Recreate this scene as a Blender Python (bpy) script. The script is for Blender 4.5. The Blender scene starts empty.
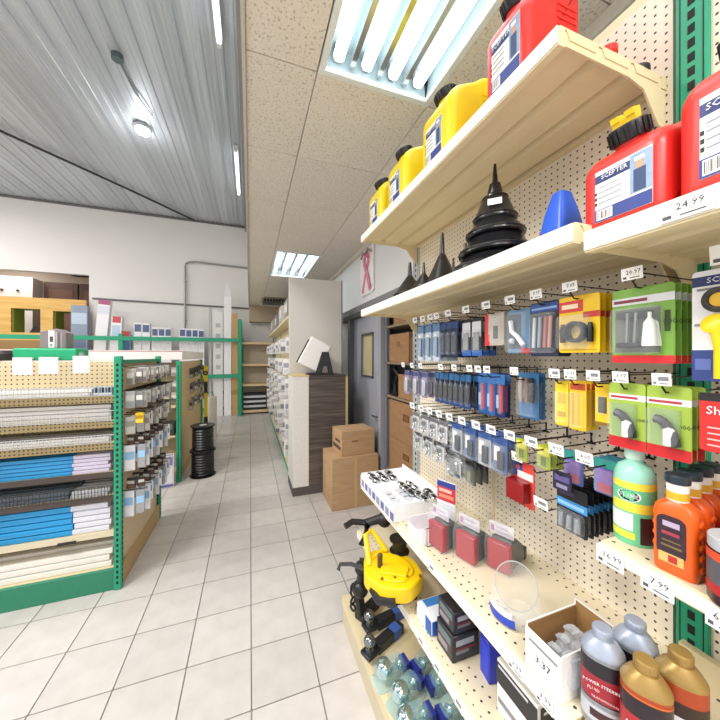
import bpy, math, random
from mathutils import Matrix, Vector
random.seed(7)
SC = bpy.context.scene
COL = SC.collection
PI = math.pi
R = math.radians

# ------------------------------------------------------------------ camera
cam = bpy.data.cameras.new('camera')
cam.sensor_width = 36; cam.lens = 36 * 308 / 720; cam.shift_y = -4 / 720; cam.clip_start = .02
co = bpy.data.objects.new('camera', cam); COL.objects.link(co)
co.location = (0, 0, 1.5); co.rotation_euler = (R(90), 0, R(-19.65))
SC.camera = co

# ------------------------------------------------------------------ light and exposure
SC.view_settings.view_transform = 'Standard'
SC.view_settings.look = 'None'
SC.view_settings.gamma = 1
SC.view_settings.use_curve_mapping = False
SC.view_settings.exposure = 0.27
W = bpy.data.worlds.new('World'); SC.world = W; W.use_nodes = True
W.node_tree.nodes['Background'].inputs[0].default_value = (.93, .96, 1, 1)
W.node_tree.nodes['Background'].inputs[1].default_value = .85
def area(name, loc, sx, sy, power, col=(1, .97, .93), rot=(0, 0, 0)):
    l = bpy.data.lights.new(name, 'AREA'); l.shape = 'RECTANGLE'; l.size = sx; l.size_y = sy
    l.energy = power; l.color = col
    o = bpy.data.objects.new(name, l); COL.objects.link(o); o.location = loc; o.rotation_euler = rot
    return o
# the shop's other ceiling fittings and one added troffer, all outside the frame
area('unseen_troffer_light', (.3, -1.1, 2.82), .6, 1.2, 44)
area('unseen_troffer_light', (-1.0, -1.6, 2.82), .6, 1.2, 30)  # unseen troffer, added to make up for the dimmer tubes
area('high_bay_light', (-2.2, .8, 4.8), 1.2, 1.2, 150)
area('high_bay_light', (-4.6, 2.6, 4.8), 1.2, 1.2, 170)
area('high_bay_light', (-6.2, 6.2, 4.8), 1.2, 1.2, 120)
TUBE = 4.2

# ------------------------------------------------------------------ materials
def lin(h):
    h = h.lstrip('#'); v = [int(h[i:i+2], 16) / 255 for i in (0, 2, 4)]
    return tuple(c / 12.92 if c <= .04045 else ((c + .055) / 1.055) ** 2.4 for c in v) + (1,)
MC = {}
def C(h, rough=.5, metal=0, var=.08, scale=30, alpha=1, emit=0, bump=0, spec=.5, stretch=None):
    key = (h, rough, metal, var, scale, alpha, emit, bump, spec, stretch)
    if key in MC: return MC[key]
    m = bpy.data.materials.new('m_' + h.strip('#')); m.use_nodes = True
    nt = m.node_tree; p = nt.nodes['Principled BSDF']
    c = lin(h)
    tc = nt.nodes.new('ShaderNodeTexCoord'); n = nt.nodes.new('ShaderNodeTexNoise')
    n.inputs['Scale'].default_value = scale; n.inputs['Detail'].default_value = 3
    if stretch:
        mp = nt.nodes.new('ShaderNodeMapping'); mp.inputs['Scale'].default_value = stretch
        nt.links.new(tc.outputs['Object'], mp.inputs[0]); nt.links.new(mp.outputs[0], n.inputs['Vector'])
    else:
        nt.links.new(tc.outputs['Object'], n.inputs['Vector'])
    mx = nt.nodes.new('ShaderNodeMix'); mx.data_type = 'RGBA'
    mx.inputs[6].default_value = tuple(k * (1 - var) for k in c[:3]) + (1,)
    mx.inputs[7].default_value = tuple(min(1, k * (1 + var)) for k in c[:3]) + (1,)
    nt.links.new(n.outputs['Fac'], mx.inputs[0]); nt.links.new(mx.outputs[2], p.inputs['Base Color'])
    p.inputs['Roughness'].default_value = rough; p.inputs['Metallic'].default_value = metal
    p.inputs['Specular IOR Level'].default_value = spec
    if alpha < 1: p.inputs['Alpha'].default_value = alpha
    if emit:
        p.inputs['Emission Color'].default_value = c; p.inputs['Emission Strength'].default_value = emit
    if bump:
        b = nt.nodes.new('ShaderNodeBump'); b.inputs['Strength'].default_value = bump; b.inputs['Distance'].default_value = .01
        nt.links.new(n.outputs['Fac'], b.inputs['Height']); nt.links.new(b.outputs[0], p.inputs['Normal'])
    MC[key] = m
    return m
def CLEAR(h='#eef4f6', a=.22): return C(h, .12, 0, .02, 20, a)
def perforated(name, base, ax, ay, pitch, rad, mask=None, rough=.5):
    """painted steel or hardboard with a grid of small dark holes; ax, ay are object axes (0,1,2)"""
    m = bpy.data.materials.new(name); m.use_nodes = True
    nt = m.node_tree; p = nt.nodes['Principled BSDF']; p.inputs['Roughness'].default_value = rough
    tc = nt.nodes.new('ShaderNodeTexCoord'); sp = nt.nodes.new('ShaderNodeSeparateXYZ')
    nt.links.new(tc.outputs['Object'], sp.inputs[0])
    def M(op, a, b=None):
        q = nt.nodes.new('ShaderNodeMath'); q.operation = op
        for i, v in enumerate((a, b)):
            if v is None: continue
            if isinstance(v, (int, float)): q.inputs[i].default_value = v
            else: nt.links.new(v, q.inputs[i])
        return q.outputs[0]
    def cell(o): return M('SUBTRACT', M('FRACT', M('ADD', M('DIVIDE', o, pitch), 100)), .5)
    a = cell(sp.outputs[ax]); b = cell(sp.outputs[ay])
    d = M('SQRT', M('ADD', M('MULTIPLY', a, a), M('MULTIPLY', b, b)))
    f = M('LESS_THAN', d, rad / pitch)
    if mask:
        axm, rngs = mask; tot = None
        for lo, hi in rngs:
            g = M('MULTIPLY', M('GREATER_THAN', sp.outputs[axm], lo), M('LESS_THAN', sp.outputs[axm], hi))
            tot = g if tot is None else M('ADD', tot, g)
        f = M('MULTIPLY', f, tot)
    mx = nt.nodes.new('ShaderNodeMix'); mx.data_type = 'RGBA'
    nz = nt.nodes.new('ShaderNodeTexNoise'); nz.inputs['Scale'].default_value = 6
    nt.links.new(tc.outputs['Object'], nz.inputs['Vector'])
    m2 = nt.nodes.new('ShaderNodeMix'); m2.data_type = 'RGBA'; c = lin(base)
    m2.inputs[6].default_value = tuple(k * .93 for k in c[:3]) + (1,); m2.inputs[7].default_value = tuple(min(1, k * 1.05) for k in c[:3]) + (1,)
    nt.links.new(nz.outputs['Fac'], m2.inputs[0]); nt.links.new(m2.outputs[2], mx.inputs[6])
    mx.inputs[7].default_value = lin('#3a2f24'); nt.links.new(f, mx.inputs[0]); nt.links.new(mx.outputs[2], p.inputs['Base Color'])
    return m
def ramp_mat(name, cols, scale, stretch, rough=.5, metal=0, detail=6, bump=0, rnd=0):
    """noise driven two or three colour material (wood, laminate, acoustic tile, tile)"""
    m = bpy.data.materials.new(name); m.use_nodes = True
    nt = m.node_tree; p = nt.nodes['Principled BSDF']
    tc = nt.nodes.new('ShaderNodeTexCoord'); mp = nt.nodes.new('ShaderNodeMapping'); mp.inputs['Scale'].default_value = stretch
    n = nt.nodes.new('ShaderNodeTexNoise'); n.inputs['Scale'].default_value = scale; n.inputs['Detail'].default_value = detail
    nt.links.new(tc.outputs['Object'], mp.inputs[0]); nt.links.new(mp.outputs[0], n.inputs['Vector'])
    cr = nt.nodes.new('ShaderNodeValToRGB'); e = cr.color_ramp.elements
    e[0].position = cols[0][0]; e[0].color = lin(cols[0][1]); e[1].position = cols[-1][0]; e[1].color = lin(cols[-1][1])
    for pos, h in cols[1:-1]: q = e.new(pos); q.color = lin(h)
    nt.links.new(n.outputs['Fac'], cr.inputs[0]); out = cr.outputs[0]
    if rnd:
        oi = nt.nodes.new('ShaderNodeObjectInfo'); hs = nt.nodes.new('ShaderNodeHueSaturation')
        mr = nt.nodes.new('ShaderNodeMapRange'); mr.inputs[3].default_value = 1 - rnd; mr.inputs[4].default_value = 1 + rnd
        nt.links.new(oi.outputs['Random'], mr.inputs[0]); nt.links.new(mr.outputs[0], hs.inputs['Value']); nt.links.new(out, hs.inputs['Color']); out = hs.outputs[0]
    nt.links.new(out, p.inputs['Base Color'])
    p.inputs['Roughness'].default_value = rough; p.inputs['Metallic'].default_value = metal
    if bump:
        b = nt.nodes.new('ShaderNodeBump'); b.inputs['Strength'].default_value = bump; b.inputs['Distance'].default_value = .004
        nt.links.new(n.outputs['Fac'], b.inputs['Height']); nt.links.new(b.outputs[0], p.inputs['Normal'])
    return m

# ------------------------------------------------------------------ mesh builder
class MB:
    def __init__(s): s.v = []; s.f = []; s.m = []; s.sm = []
    def add(s, vs, fs, mi=0, smooth=False):
        b = len(s.v); s.v += [tuple(v) for v in vs]
        for f in fs: s.f.append([b + i for i in f]); s.m.append(mi); s.sm.append(smooth)
        return s
    def box(s, x0, x1, y0, y1, z0, z1, mi=0, mat=None):
        vs = [(x0,y0,z0),(x1,y0,z0),(x1,y1,z0),(x0,y1,z0),(x0,y0,z1),(x1,y0,z1),(x1,y1,z1),(x0,y1,z1)]
        if mat is not None: vs = [tuple(mat @ Vector(v)) for v in vs]
        return s.add(vs, [(0,3,2,1),(4,5,6,7),(0,1,5,4),(1,2,6,5),(2,3,7,6),(3,0,4,7)], mi)
    def prism(s, poly, axis, a, b, mi=0):
        """poly in the two other axes (x: (y,z), y: (x,z), z: (x,y))"""
        def p(u, w, t): return (t, u, w) if axis == 'x' else (u, t, w) if axis == 'y' else (u, w, t)
        n = len(poly); vs = [p(u, w, a) for u, w in poly] + [p(u, w, b) for u, w in poly]
        ar = sum(poly[i][0]*poly[(i+1)%n][1] - poly[(i+1)%n][0]*poly[i][1] for i in range(n))
        fl = (ar > 0) != (axis == 'y')
        if a > b: fl = not fl
        c0 = list(range(n)); c1 = list(range(n, 2*n)); sd = [(i, (i+1)%n, n+(i+1)%n, n+i) for i in range(n)]
        if fl: c0 = c0[::-1]
        else: c1 = c1[::-1]; sd = [q[::-1] for q in sd]
        return s.add(vs, [c0, c1] + sd, mi)
    def lathe(s, prof, seg=20, o=(0,0,0), sx=1, sy=1, mi=0, mat=None, cap=True):
        """prof [(r,z)] bottom to top"""
        vs = []
        for r, z in prof:
            for k in range(seg):
                a = 2*PI*k/seg; v = Vector((r*math.cos(a)*sx, r*math.sin(a)*sy, z))
                if mat is not None: v = mat @ v
                vs.append((v[0]+o[0], v[1]+o[1], v[2]+o[2]))
        n = len(prof); fs = []
        for i in range(n-1):
            for k in range(seg):
                k2 = (k+1) % seg; fs.append((i*seg+k, i*seg+k2, (i+1)*seg+k2, (i+1)*seg+k))
        if cap: fs += [tuple(range(seg))[::-1], tuple(range((n-1)*seg, n*seg))]
        return s.add(vs, fs, mi, True)
    def tube(s, pts, r, seg=6, mi=0):
        pts = [Vector(p) for p in pts]; vs = []; n = len(pts)
        for i, p in enumerate(pts):
            t = (pts[min(i+1, n-1)] - pts[max(i-1, 0)]).normalized()
            up = Vector((0,0,1)) if abs(t.z) < .9 else Vector((1,0,0))
            a = t.cross(up).normalized(); b = a.cross(t)
            for k in range(seg):
                q = 2*PI*k/seg; vs.append(p + a*(r*math.cos(q)) + b*(r*math.sin(q)))
        fs = []
        for i in range(n-1):
            for k in range(seg):
                k2 = (k+1) % seg; fs.append((i*seg+k, (i+1)*seg+k, (i+1)*seg+k2, i*seg+k2))
        fs += [tuple(range(seg)), tuple(range((n-1)*seg, n*seg))[::-1]]
        return s.add(vs, fs, mi, True)
    def ball(s, c, r, seg=14, ring=9, sx=1, sy=1, sz=1, mi=0):
        pr = [(max(r*math.sin(PI*i/ring), r*.02), -r*math.cos(PI*i/ring)*sz) for i in range(ring+1)]
        return s.lathe(pr, seg, c, sx, sy, mi)
    def torus(s, c, R_, r, mat=None, seg=16, rs=6, mi=0):
        vs = []
        for i in range(seg):
            a = 2*PI*i/seg
            for k in range(rs):
                q = 2*PI*k/rs; v = Vector(((R_+r*math.cos(q))*math.cos(a), (R_+r*math.cos(q))*math.sin(a), r*math.sin(q)))
                if mat is not None: v = mat @ v
                vs.append(v + Vector(c))
        fs = [(i*rs+k, ((i+1)%seg)*rs+k, ((i+1)%seg)*rs+(k+1)%rs, i*rs+(k+1)%rs) for i in range(seg) for k in range(rs)]
        return s.add(vs, fs, mi, True)
    def loft(s, rings, mi=0, smooth=True, cap=True):
        n = len(rings[0]); vs = [v for r in rings for v in r]; fs = []
        for i in range(len(rings)-1):
            for k in range(n):
                k2 = (k+1) % n; fs.append((i*n+k, i*n+k2, (i+1)*n+k2, (i+1)*n+k))
        if cap: fs += [tuple(range(n))[::-1], tuple(range((len(rings)-1)*n, len(rings)*n))]
        return s.add(vs, fs, mi, smooth)
    def build(s, name, mats, parent=None, loc=None, bevel=0, seg=2, angle=35):
        me = bpy.data.meshes.new(name); me.from_pydata(s.v, [], s.f)
        for m in (mats if isinstance(mats, (list, tuple)) else [mats]): me.materials.append(m)
        me.polygons.foreach_set('material_index', s.m)
        me.polygons.foreach_set('use_smooth', s.sm if not bevel else [True]*len(s.f))
        me.update()
        if any(s.sm) or bevel: me.set_sharp_from_angle(angle=R(angle))
        o = bpy.data.objects.new(name, me); COL.objects.link(o)
        if parent: o.parent = parent
        if loc: o.location = loc
        if bevel:
            b = o.modifiers.new('bevel', 'BEVEL'); b.width = bevel; b.segments = seg; b.limit_method = 'ANGLE'; b.angle_limit = R(40)
        return o
def bx(*a, **k): return MB().box(*a, **k)
def rr(w, h, r, n=4, cx=0, cy=0):
    """rounded rectangle outline, counter clockwise"""
    r = min(r, w/2*.999, h/2*.999); out = []
    for (sx, sy, a0) in ((1,-1,-90),(1,1,0),(-1,1,90),(-1,-1,180)):
        for i in range(n+1):
            a = R(a0 + 90*i/n); out.append((cx + sx*(w/2-r) + r*math.cos(a), cy + sy*(h/2-r) + r*math.sin(a)))
    return out
def soft_poly(pts, r, n=4):
    """round the corners of a polygon"""
    out = []; k = len(pts)
    for i in range(k):
        p = Vector(pts[i]); a = Vector(pts[i-1]); b = Vector(pts[(i+1) % k])
        da = (a-p); db = (b-p); rr_ = min(r, da.length*.45, db.length*.45)
        s0 = p + da.normalized()*rr_; s1 = p + db.normalized()*rr_
        for j in range(n+1):
            t = j/n; out.append(tuple((1-t)**2*s0 + 2*t*(1-t)*p + t*t*s1))
    return out
def inset(poly, d):
    n = len(poly); out = []
    ar = sum(poly[i][0]*poly[(i+1)%n][1] - poly[(i+1)%n][0]*poly[i][1] for i in range(n))
    sg = 1 if ar > 0 else -1
    for i in range(n):
        a = Vector(poly[i-1]); b = Vector(poly[(i+1)%n]); t = (b-a).normalized()
        out.append((poly[i][0] - t.y*d*sg, poly[i][1] + t.x*d*sg))
    return out
def pillow(mb, poly, axis, a, b, r, mi=0, steps=4):
    """polygon extruded along an axis with rounded rims"""
    def p(u, w, t): return (t, u, w) if axis == 'x' else (u, t, w) if axis == 'y' else (u, w, t)
    L = b - a; rings = []
    for i in range(steps+1):
        q = R(90*i/steps); rings.append([p(u, w, a + r*(1-math.sin(q))) for u, w in inset(poly, r*(1-math.cos(q)))][::1])
    rings = []
    for i in range(steps+1):
        q = R(90*i/steps); rings.append((a + r*(1-math.cos(q)), r*(1-math.sin(q))))
    for i in range(steps, -1, -1):
        q = R(90*i/steps); rings.append((b - r*(1-math.cos(q)), r*(1-math.sin(q))))
    rs = [[p(u, w, t) for u, w in inset(poly, d)] for t, d in rings]
    n = len(poly); ar = sum(poly[i][0]*poly[(i+1)%n][1] - poly[(i+1)%n][0]*poly[i][1] for i in range(n))
    if (ar > 0) == (axis == 'y'): rs = [q[::-1] for q in rs]
    return mb.loft(rs, mi)

# ------------------------------------------------------------------ things
def tag(o, label=None, cat=None, group=None, kind=None):
    if label: o['label'] = label
    if cat: o['category'] = cat
    if group: o['group'] = group
    if kind: o['kind'] = kind
    return o
def thing(name, label, cat, loc=(0,0,0), rz=0, group=None):
    o = bpy.data.objects.new(name, None); COL.objects.link(o); o.empty_display_size = .05
    o.location = loc; o.rotation_euler = (0, 0, R(rz))
    return tag(o, label, cat, group)
def dup(src, loc=None, rz=None, label=None, group=None, parent=None):
    r = src.copy(); COL.objects.link(r)
    if parent is not None: r.parent = parent
    if loc is not None: r.location = loc
    if rz is not None: r.rotation_euler = (0, 0, R(rz))
    if label: r['label'] = label
    if group: r['group'] = group
    for ch in list(src.children): dup(ch, parent=r)
    return r
TX = {}
def lettering(s, size, x, y, z, mat, parent, name='lettering', rot=(90, 0, 0), align='CENTER', sx=1):
    """flat printed text; by default it reads from local -y"""
    key = (s, align)
    if key not in TX:
        cu = bpy.data.curves.new('text', 'FONT'); cu.body = s; cu.size = 1; cu.align_x = align; cu.align_y = 'CENTER'; cu.resolution_u = 1
        t = bpy.data.objects.new('text', cu); COL.objects.link(t)
        dg = bpy.context.evaluated_depsgraph_get(); dg.update()
        me = bpy.data.meshes.new_from_object(t.evaluated_get(dg)); bpy.data.objects.remove(t); bpy.data.curves.remove(cu)
        TX[key] = me
    me = TX[key]
    if me.materials and me.materials[0] != mat: me = me.copy(); me.materials.clear()
    if not me.materials: me.materials.append(mat)
    o = bpy.data.objects.new(name, me); COL.objects.link(o); o.parent = parent
    o.location = (x, y, z); o.rotation_euler = tuple(R(k) for k in rot); o.scale = (size*sx, size, size)
    return o
def decal(name, parent, y, rects, loc=None):
    """flat print made of coloured rectangles facing -y: rects (x0,x1,z0,z1,material)"""
    mb = MB(); mats = []
    for i, (x0, x1, z0, z1, m) in enumerate(rects):
        if m not in mats: mats.append(m)
        yy = y - .00025*i
        if i == 0: mb.box(x0, x1, yy, y + .0006, z0, z1, mats.index(m))
        else: mb.add([(x0,yy,z0),(x1,yy,z0),(x1,yy,z1),(x0,yy,z1)], [(0,1,2,3)], mats.index(m))
    return mb.build(name, mats, parent, loc)

# common materials
ORD = ['first', 'second', 'third', 'fourth', 'fifth', 'sixth', 'seventh', 'eighth', 'ninth', 'tenth', 'eleventh', 'twelfth', 'thirteenth', 'fourteenth']
cream = C('#e0d1aa', .45, 0, .04, 8)
cream_lip = C('#f1ece0', .4, 0, .04, 8)
peg_mat = perforated('pegboard_paint', '#e9dfcc', 1, 2, .022, .0031)
peg_mat_left = perforated('pegboard_tan', '#e6d6b3', 0, 2, .03, .005)
green = C('#1f9a74', .45, 0, .06, 12)
green_dark = C('#16694c', .5, 0, .06, 12)
hole_dark = C('#161c1a', .8)
white = C('#f0efec', .5, 0, .03)
paper = C('#f6f5f2', .7, 0, .02)
ink = C('#2a2a30', .7)
inkblue = C('#27356e', .6)
black = C('#151517', .45)
blacks = C('#1c1d20', .25)
steel = C('#b9bcc0', .28, 1, .08)
darkwire = C('#3a3733', .35, .8)
chrome = C('#d8dde0', .1, 1, .04)
card_brown = ramp_mat('cardboard', [(.3, '#b39069'), (.7, '#c1a07a')], 6, (1, 1, 8), .8)
card_dark = ramp_mat('cardboard_inside', [(.3, '#8f6a3e'), (.7, '#a07a4b')], 6, (1, 1, 8), .85)
wall_white = C('#e2e0de', .65, 0, .03, 3)

# ================================================================== SETTING
def S(o): o['kind'] = 'structure'; return o
# floor: grout bed with ceramic tiles laid on it
grout = C('#8d8780', .8)
tile_mat = ramp_mat('ceramic_tile', [(.25, '#bfbab6'), (.5, '#c8c3bf'), (.8, '#d0cbc8')], 9, (1, 1, 1), .32, 0, 5, 0, .05)
floor = S(MB().box(-7, 1.9, -3, 9.2, -.06, -.006).build('floor', grout))
T = .2935; OX = .006; OY = 1.088
tmesh = MB().prism(soft_poly([(-T/2+.003, -T/2+.003), (T/2-.003, -T/2+.003), (T/2-.003, T/2-.003), (-T/2+.003, T/2-.003)], .004, 1), 'z', -.006, 0)
cells = []
for i in range(-24, 7):
    for j in range(-7, 29):
        x = OX + (i+.5)*T; y = OY + (j+.5)*T
        if not (-6.9 < x < 1.85 and -1 < y < 9.1): continue
        d = x*.336 + y*.942; r = x*.942 - y*.336
        vis = d > .3 and abs(r) < d*1.25 + .3 and not (x > .75 and y < 2.2) and not (x < -1.1 and 2.4 < y < 7) and d*1.0 > .8
        cells.append((d if vis else 50 + d, x, y))
cells.sort()
first = None
rest = MB()
for k, (d, x, y) in enumerate(cells):
    if k < 300:
        if first is None: first = tmesh.build('tile', tile_mat, floor)
        o = first if k == 0 else first.copy()
        if k: COL.objects.link(o); o.parent = floor
        o.location = (x, y, 0)
    else: rest.box(x-T/2+.003, x+T/2-.003, y-T/2+.003, y+T/2-.003, -.006, 0)
tag(rest.build('tile_field', tile_mat, floor), kind='stuff')

# metal roof deck over the left part
roof_mat = ramp_mat('galvanised_sheet', [(.2, '#aab3bb'), (.5, '#c3cad0'), (.8, '#d2d6d8')], 1.2, (6, .25, 1), .40, .3, 5, 0, .10)
ceil = S(MB().box(-7, -.02, -3, 9.2, 5.10, 5.16).build('ceiling', C('#6b7076', .6)))
rib = [(-.115, 5.09), (-.115, 5.055), (-.075, 5.055), (-.068, 5.04), (-.03, 5.04), (-.024, 5.046), (.024, 5.046), (.03, 5.04), (.068, 5.04), (.075, 5.055), (.112, 5.055), (.112, 5.09)]
sh0 = None
for k in range(30):
    x = -.135 - .228*k
    if sh0 is None: sh0 = MB().prism(rib, 'y', -1.5, 9.0).build('roof_sheet', roof_mat, ceil); o = sh0
    else: o = sh0.copy(); COL.objects.link(o); o.parent = ceil
    o.location = (x, 0, 0)
# drop ceiling over the shelves
acoustic = ramp_mat('acoustic_panel', [(.30, '#b7ad9e'), (.42, '#e3dcd0'), (.7, '#e9e3d9')], 95, (1, 1, 1), .9, 0, 2, .35, .02)
drop = S(MB().box(-.02, 1.9, -3, 9.0, 3.0, 3.04).build('ceiling_drop', C('#c9bfae', .9)))
px = [-.018, .303, .905, 1.508, 1.9]; py0 = -1.825; ph = .655
pm = {}
for j in range(17):
    for i in range(4):
        y0 = py0 + ph*j
        if i == 1 and (.1 < y0 < 1.3 or 4.0 < y0 < 5.2): continue     # the light fittings sit here
        if i == 1 and y0 > 7.1 and y0 < 8.1: continue                # the grille sits here
        w = px[i+1] - px[i]
        if i not in pm:
            pm[i] = MB().box(0, w-.004, 0, ph-.004, 2.85, 2.884).build('ceiling_panel', acoustic, drop, bevel=.003, seg=1); o = pm[i]
        else: o = pm[i].copy(); COL.objects.link(o); o.parent = drop
        o.location = (px[i], y0, 0)
S(MB().box(-.019, .02, -3, 9.0, 2.86, 5.1).build('wall_soffit', C('#d3cdc4', .7)))
S(MB().box(-.035, -.019, -3, 9.0, 2.835, 2.99).build('trim_1', C('#c9c4bc', .6)))
S(MB().box(-.13, -.019, -3, 9.0, 4.9, 5.04).build('trim_2', C('#8f8d8a', .5)))
# rear wall with the opening to the back room
rear = MB()
OX0, OX1, OZ0, OZ1 = -5.9, -3.58, 1.0, 3.41
rear.box(-7, OX0, 9.0, 9.12, 0, 5.1); rear.box(OX1, 1.9, 9.0, 9.12, 0, 5.1)
rear.box(OX0, OX1, 9.0, 9.12, OZ1, 5.1); rear.box(OX0, OX1, 9.0, 9.12, 0, OZ0)
S(rear.build('wall_rear', wall_white))
S(MB().box(-7, -.02, 8.97, 9.0, 4.99, 5.045).build('trim_3', C('#6d6a68', .5)))
S(MB().box(-7.1, -7, -3, 9.12, 0, 5.1).build('wall_left', wall_white))
# back room seen through the opening
S(MB().box(-9, -3, 10.6, 10.7, 0, 4).build('wall_back_room', C('#b9a99a', .7)))
S(MB().box(-9, -3, 9.12, 10.7, 3.85, 3.93).build('ceiling_back_room', C('#d9d2ca', .8)))
S(MB().box(-9, -3, 9.12, 10.7, -.06, 0).build('floor_back_room', C('#8d8780', .6)))
S(MB().box(-3.1, -3.0, 9.12, 10.6, 0, 3.85).build('wall_back_room_side', C('#8c6a55', .7)))
area('back_room_light', (-5.6, 9.8, 3.8), 1.2, .4, 20)
bd = thing('wooden_door', 'dark brown double doors in the back room seen through the wall opening', 'door', (-4.42, 10.59, 0))
for sx in (-1, 1):
    lf = MB().box(.02 if sx > 0 else -.75, .75 if sx > 0 else -.02, -.05, 0, 0, 3.48).build('door_leaf', C('#5c3d31', .5), bd, bevel=.01)
    for z0 in (.3, 1.95): MB().box(sx*.38-.26, sx*.38+.26, -.062, -.05, z0, z0+1.35).build('door_panel', C('#74503f', .5), lf, bevel=.008)
# walls on the right: bulkhead over the doorway, the door wall and the cross wall
wr = MB()
wr.box(1.34, 1.9, 3.98, 9.0, 0, 2.85)
wr.box(1.34, 1.9, -3, 3.98, 2.12, 2.85)
wr.box(1.80, 1.9, -3, 3.98, 0, 2.12)
S(wr.build('wall_right', C('#e6e8ea', .6, 0, .03, 3)))
S(MB().box(.445, 1.095, 3.775, 3.84, 0, 2.45).build('wall_cross', C('#d8d3cc', .65, 0, .03, 3)))
S(MB().box(1.095, 1.11, 3.77, 3.845, 0, 2.46).build('trim_4', C('#8a8885', .5)))
S(MB().box(1.27, 1.34, -.5, 5.0, 2.04, 2.125).build('trim_5', C('#85888d', .4, .3)))
S(MB().box(1.25, 1.34, -.5, 4.4, 1.985, 2.04).build('trim_6', C('#46484d', .45)))
S(MB().box(1.305, 1.34, -.5, 8.7, 2.79, 2.85).build('trim_7', C('#d8d3c8', .6)))
# the grey door and its frame
door_grey = C('#a2a6b0', .42, 0, .05, 6)
d1 = MB()
for (y0, y1, z0, z1) in ((2.98, 3.26, .01, 2.0), (3.6, 3.94, .01, 2.0), (3.26, 3.6, .01, 1.27), (3.26, 3.6, 1.75, 2.0)): d1.box(1.32, 1.36, y0, y1, z0, z1)
dr = S(d1.build('door_1', door_grey))
fr = MB()
for (y0, y1, z0, z1) in ((3.235, 3.262, 1.245, 1.775), (3.598, 3.625, 1.245, 1.775), (3.235, 3.625, 1.245, 1.272), (3.235, 3.625, 1.748, 1.775)): fr.box(1.308, 1.32, y0, y1, z0, z1)
fr.build('vision_frame', C('#55565c', .4), dr, bevel=.003, seg=1)
MB().box(1.336, 1.344, 3.26, 3.6, 1.27, 1.75).build('pane', C('#cfc49a', .15, 0, .2, 4), dr)
MB().box(1.309, 1.32, 3.03, 3.11, .9, 1.28).build('push_plate', C('#d9dadc', .3, .6), dr, bevel=.002, seg=1)
pl = MB(); pl.lathe([(.012, 0), (.012, .05)], 10, (0,0,0), mat=Matrix.Translation((1.32, 3.07, .84)) @ Matrix.Rotation(R(-90), 4, 'Y')); pl.tube([(1.275, 3.07, .84), (1.275, 3.16, .84)], .011, 8)
pl.build('door_handle', steel, dr)
S(MB().box(1.26, 1.36, 2.90, 2.975, 0, 2.04).build('trim_8', C('#9a9ca2', .4)))
S(MB().box(1.26, 1.36, 3.95, 4.03, 0, 2.04).build('trim_9', C('#6f7177', .4)))
S(MB().box(.60, 1.33, 8.95, 9.0, 0, .08).build('baseboard_rear', C('#55514c', .6)))
# far end of the aisle under the drop ceiling: lower bulkhead
S(MB().box(-.02, 1.9, 8.72, 9.0, 2.42, 2.86).build('wall_rear_bulkhead', C('#b9a88f', .7)))

# ------------------------------------------------------------------ lights in view
tube_mat = C('#f4fbff', .4, 0, 0, 1, 1, TUBE)
refl = C('#dfe6e8', .16, .85, .02)
def troffer(label, x, y0, y1):
    L = y1 - y0; w = .602
    t = thing('fluorescent_troffer', label, 'light', (x, y0, 2.85), 0, 'fluorescent troffers in the dropped ceiling')
    f = MB()
    f.box(0, w, 0, .03, -.006, .02); f.box(0, w, L-.03, L, -.006, .02); f.box(0, .03, .03, L-.03, -.006, .02); f.box(w-.03, w, .03, L-.03, -.006, .02)
    f.build('frame', C('#e8eeee', .35), t, bevel=.003, seg=1)
    MB().box(.01, w-.01, .01, L-.01, .125, .135).build('pan', C('#9fb0b4', .3), t)
    sd = MB()
    for a, b in ((.03, .012), (w-.03, w-.012)): sd.add([(a, .03, .0), (a, L-.03, 0), (b, L-.03, .125), (b, .03, .125)], [(0,1,2,3)])
    for a, b in ((.03, .012), (L-.03, L-.012)): sd.add([(.03, a, .0), (w-.03, a, 0), (w-.03, b, .125), (.03, b, .125)], [(0,1,2,3)])
    sd.build('reflector_side', C('#aebcbf', .3, .2), t)
    for k in range(4):
        xc = .09 + k*.141
        u = MB(); u.tube([(xc, .05, .06), (xc, L-.05, .06)], .027, 12); u.build('tube', tube_mat, t)
        for a in (.03, L-.055): MB().box(xc-.016, xc+.016, a, a+.025, .05, .12).build('lamp_holder', C('#c7cccb', .4), t)
    for k in range(3):
        xc = .16 + k*.141
        l = MB(); l.prism([(xc-.012, .04), (xc+.012, .04), (xc+.004, .12), (xc-.004, .12)], 'y', .03, L-.03); l.build('reflector_fin', refl, t)
    return t
troffer('large fluorescent troffer directly above the yellow jugs, nearest the camera', .304, .15, 1.45)
troffer('smaller-looking fluorescent troffer further off above the white partition', .304, 4.075, 5.375)
vt = thing('air_grille', 'dark slatted air grille in the ceiling at the far end of the aisle', 'vent', (.25, 7.45, 2.85))
g = MB(); g.box(0, .95, 0, .03, -.008, .01); g.box(0, .95, .62, .65, -.008, .01); g.box(0, .03, .03, .62, -.008, .01); g.box(.92, .95, .03, .62, -.008, .01)
g.build('frame', C('#a9a298', .5), vt)
MB().box(.03, .92, .03, .62, .03, .034).build('backing', C('#2f2c2a', .8), vt)
sl0 = None
for k in range(13):
    if sl0 is None: sl0 = MB().box(-.006, .006, .03, .62, -.006, .028, 0, Matrix.Rotation(0, 4, 'X')).build('slat', C('#8d8780', .5), vt); o = sl0
    else: o = sl0.copy(); COL.objects.link(o); o.parent = vt
    o.location = (.06 + k*.069, 0, 0)
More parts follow.
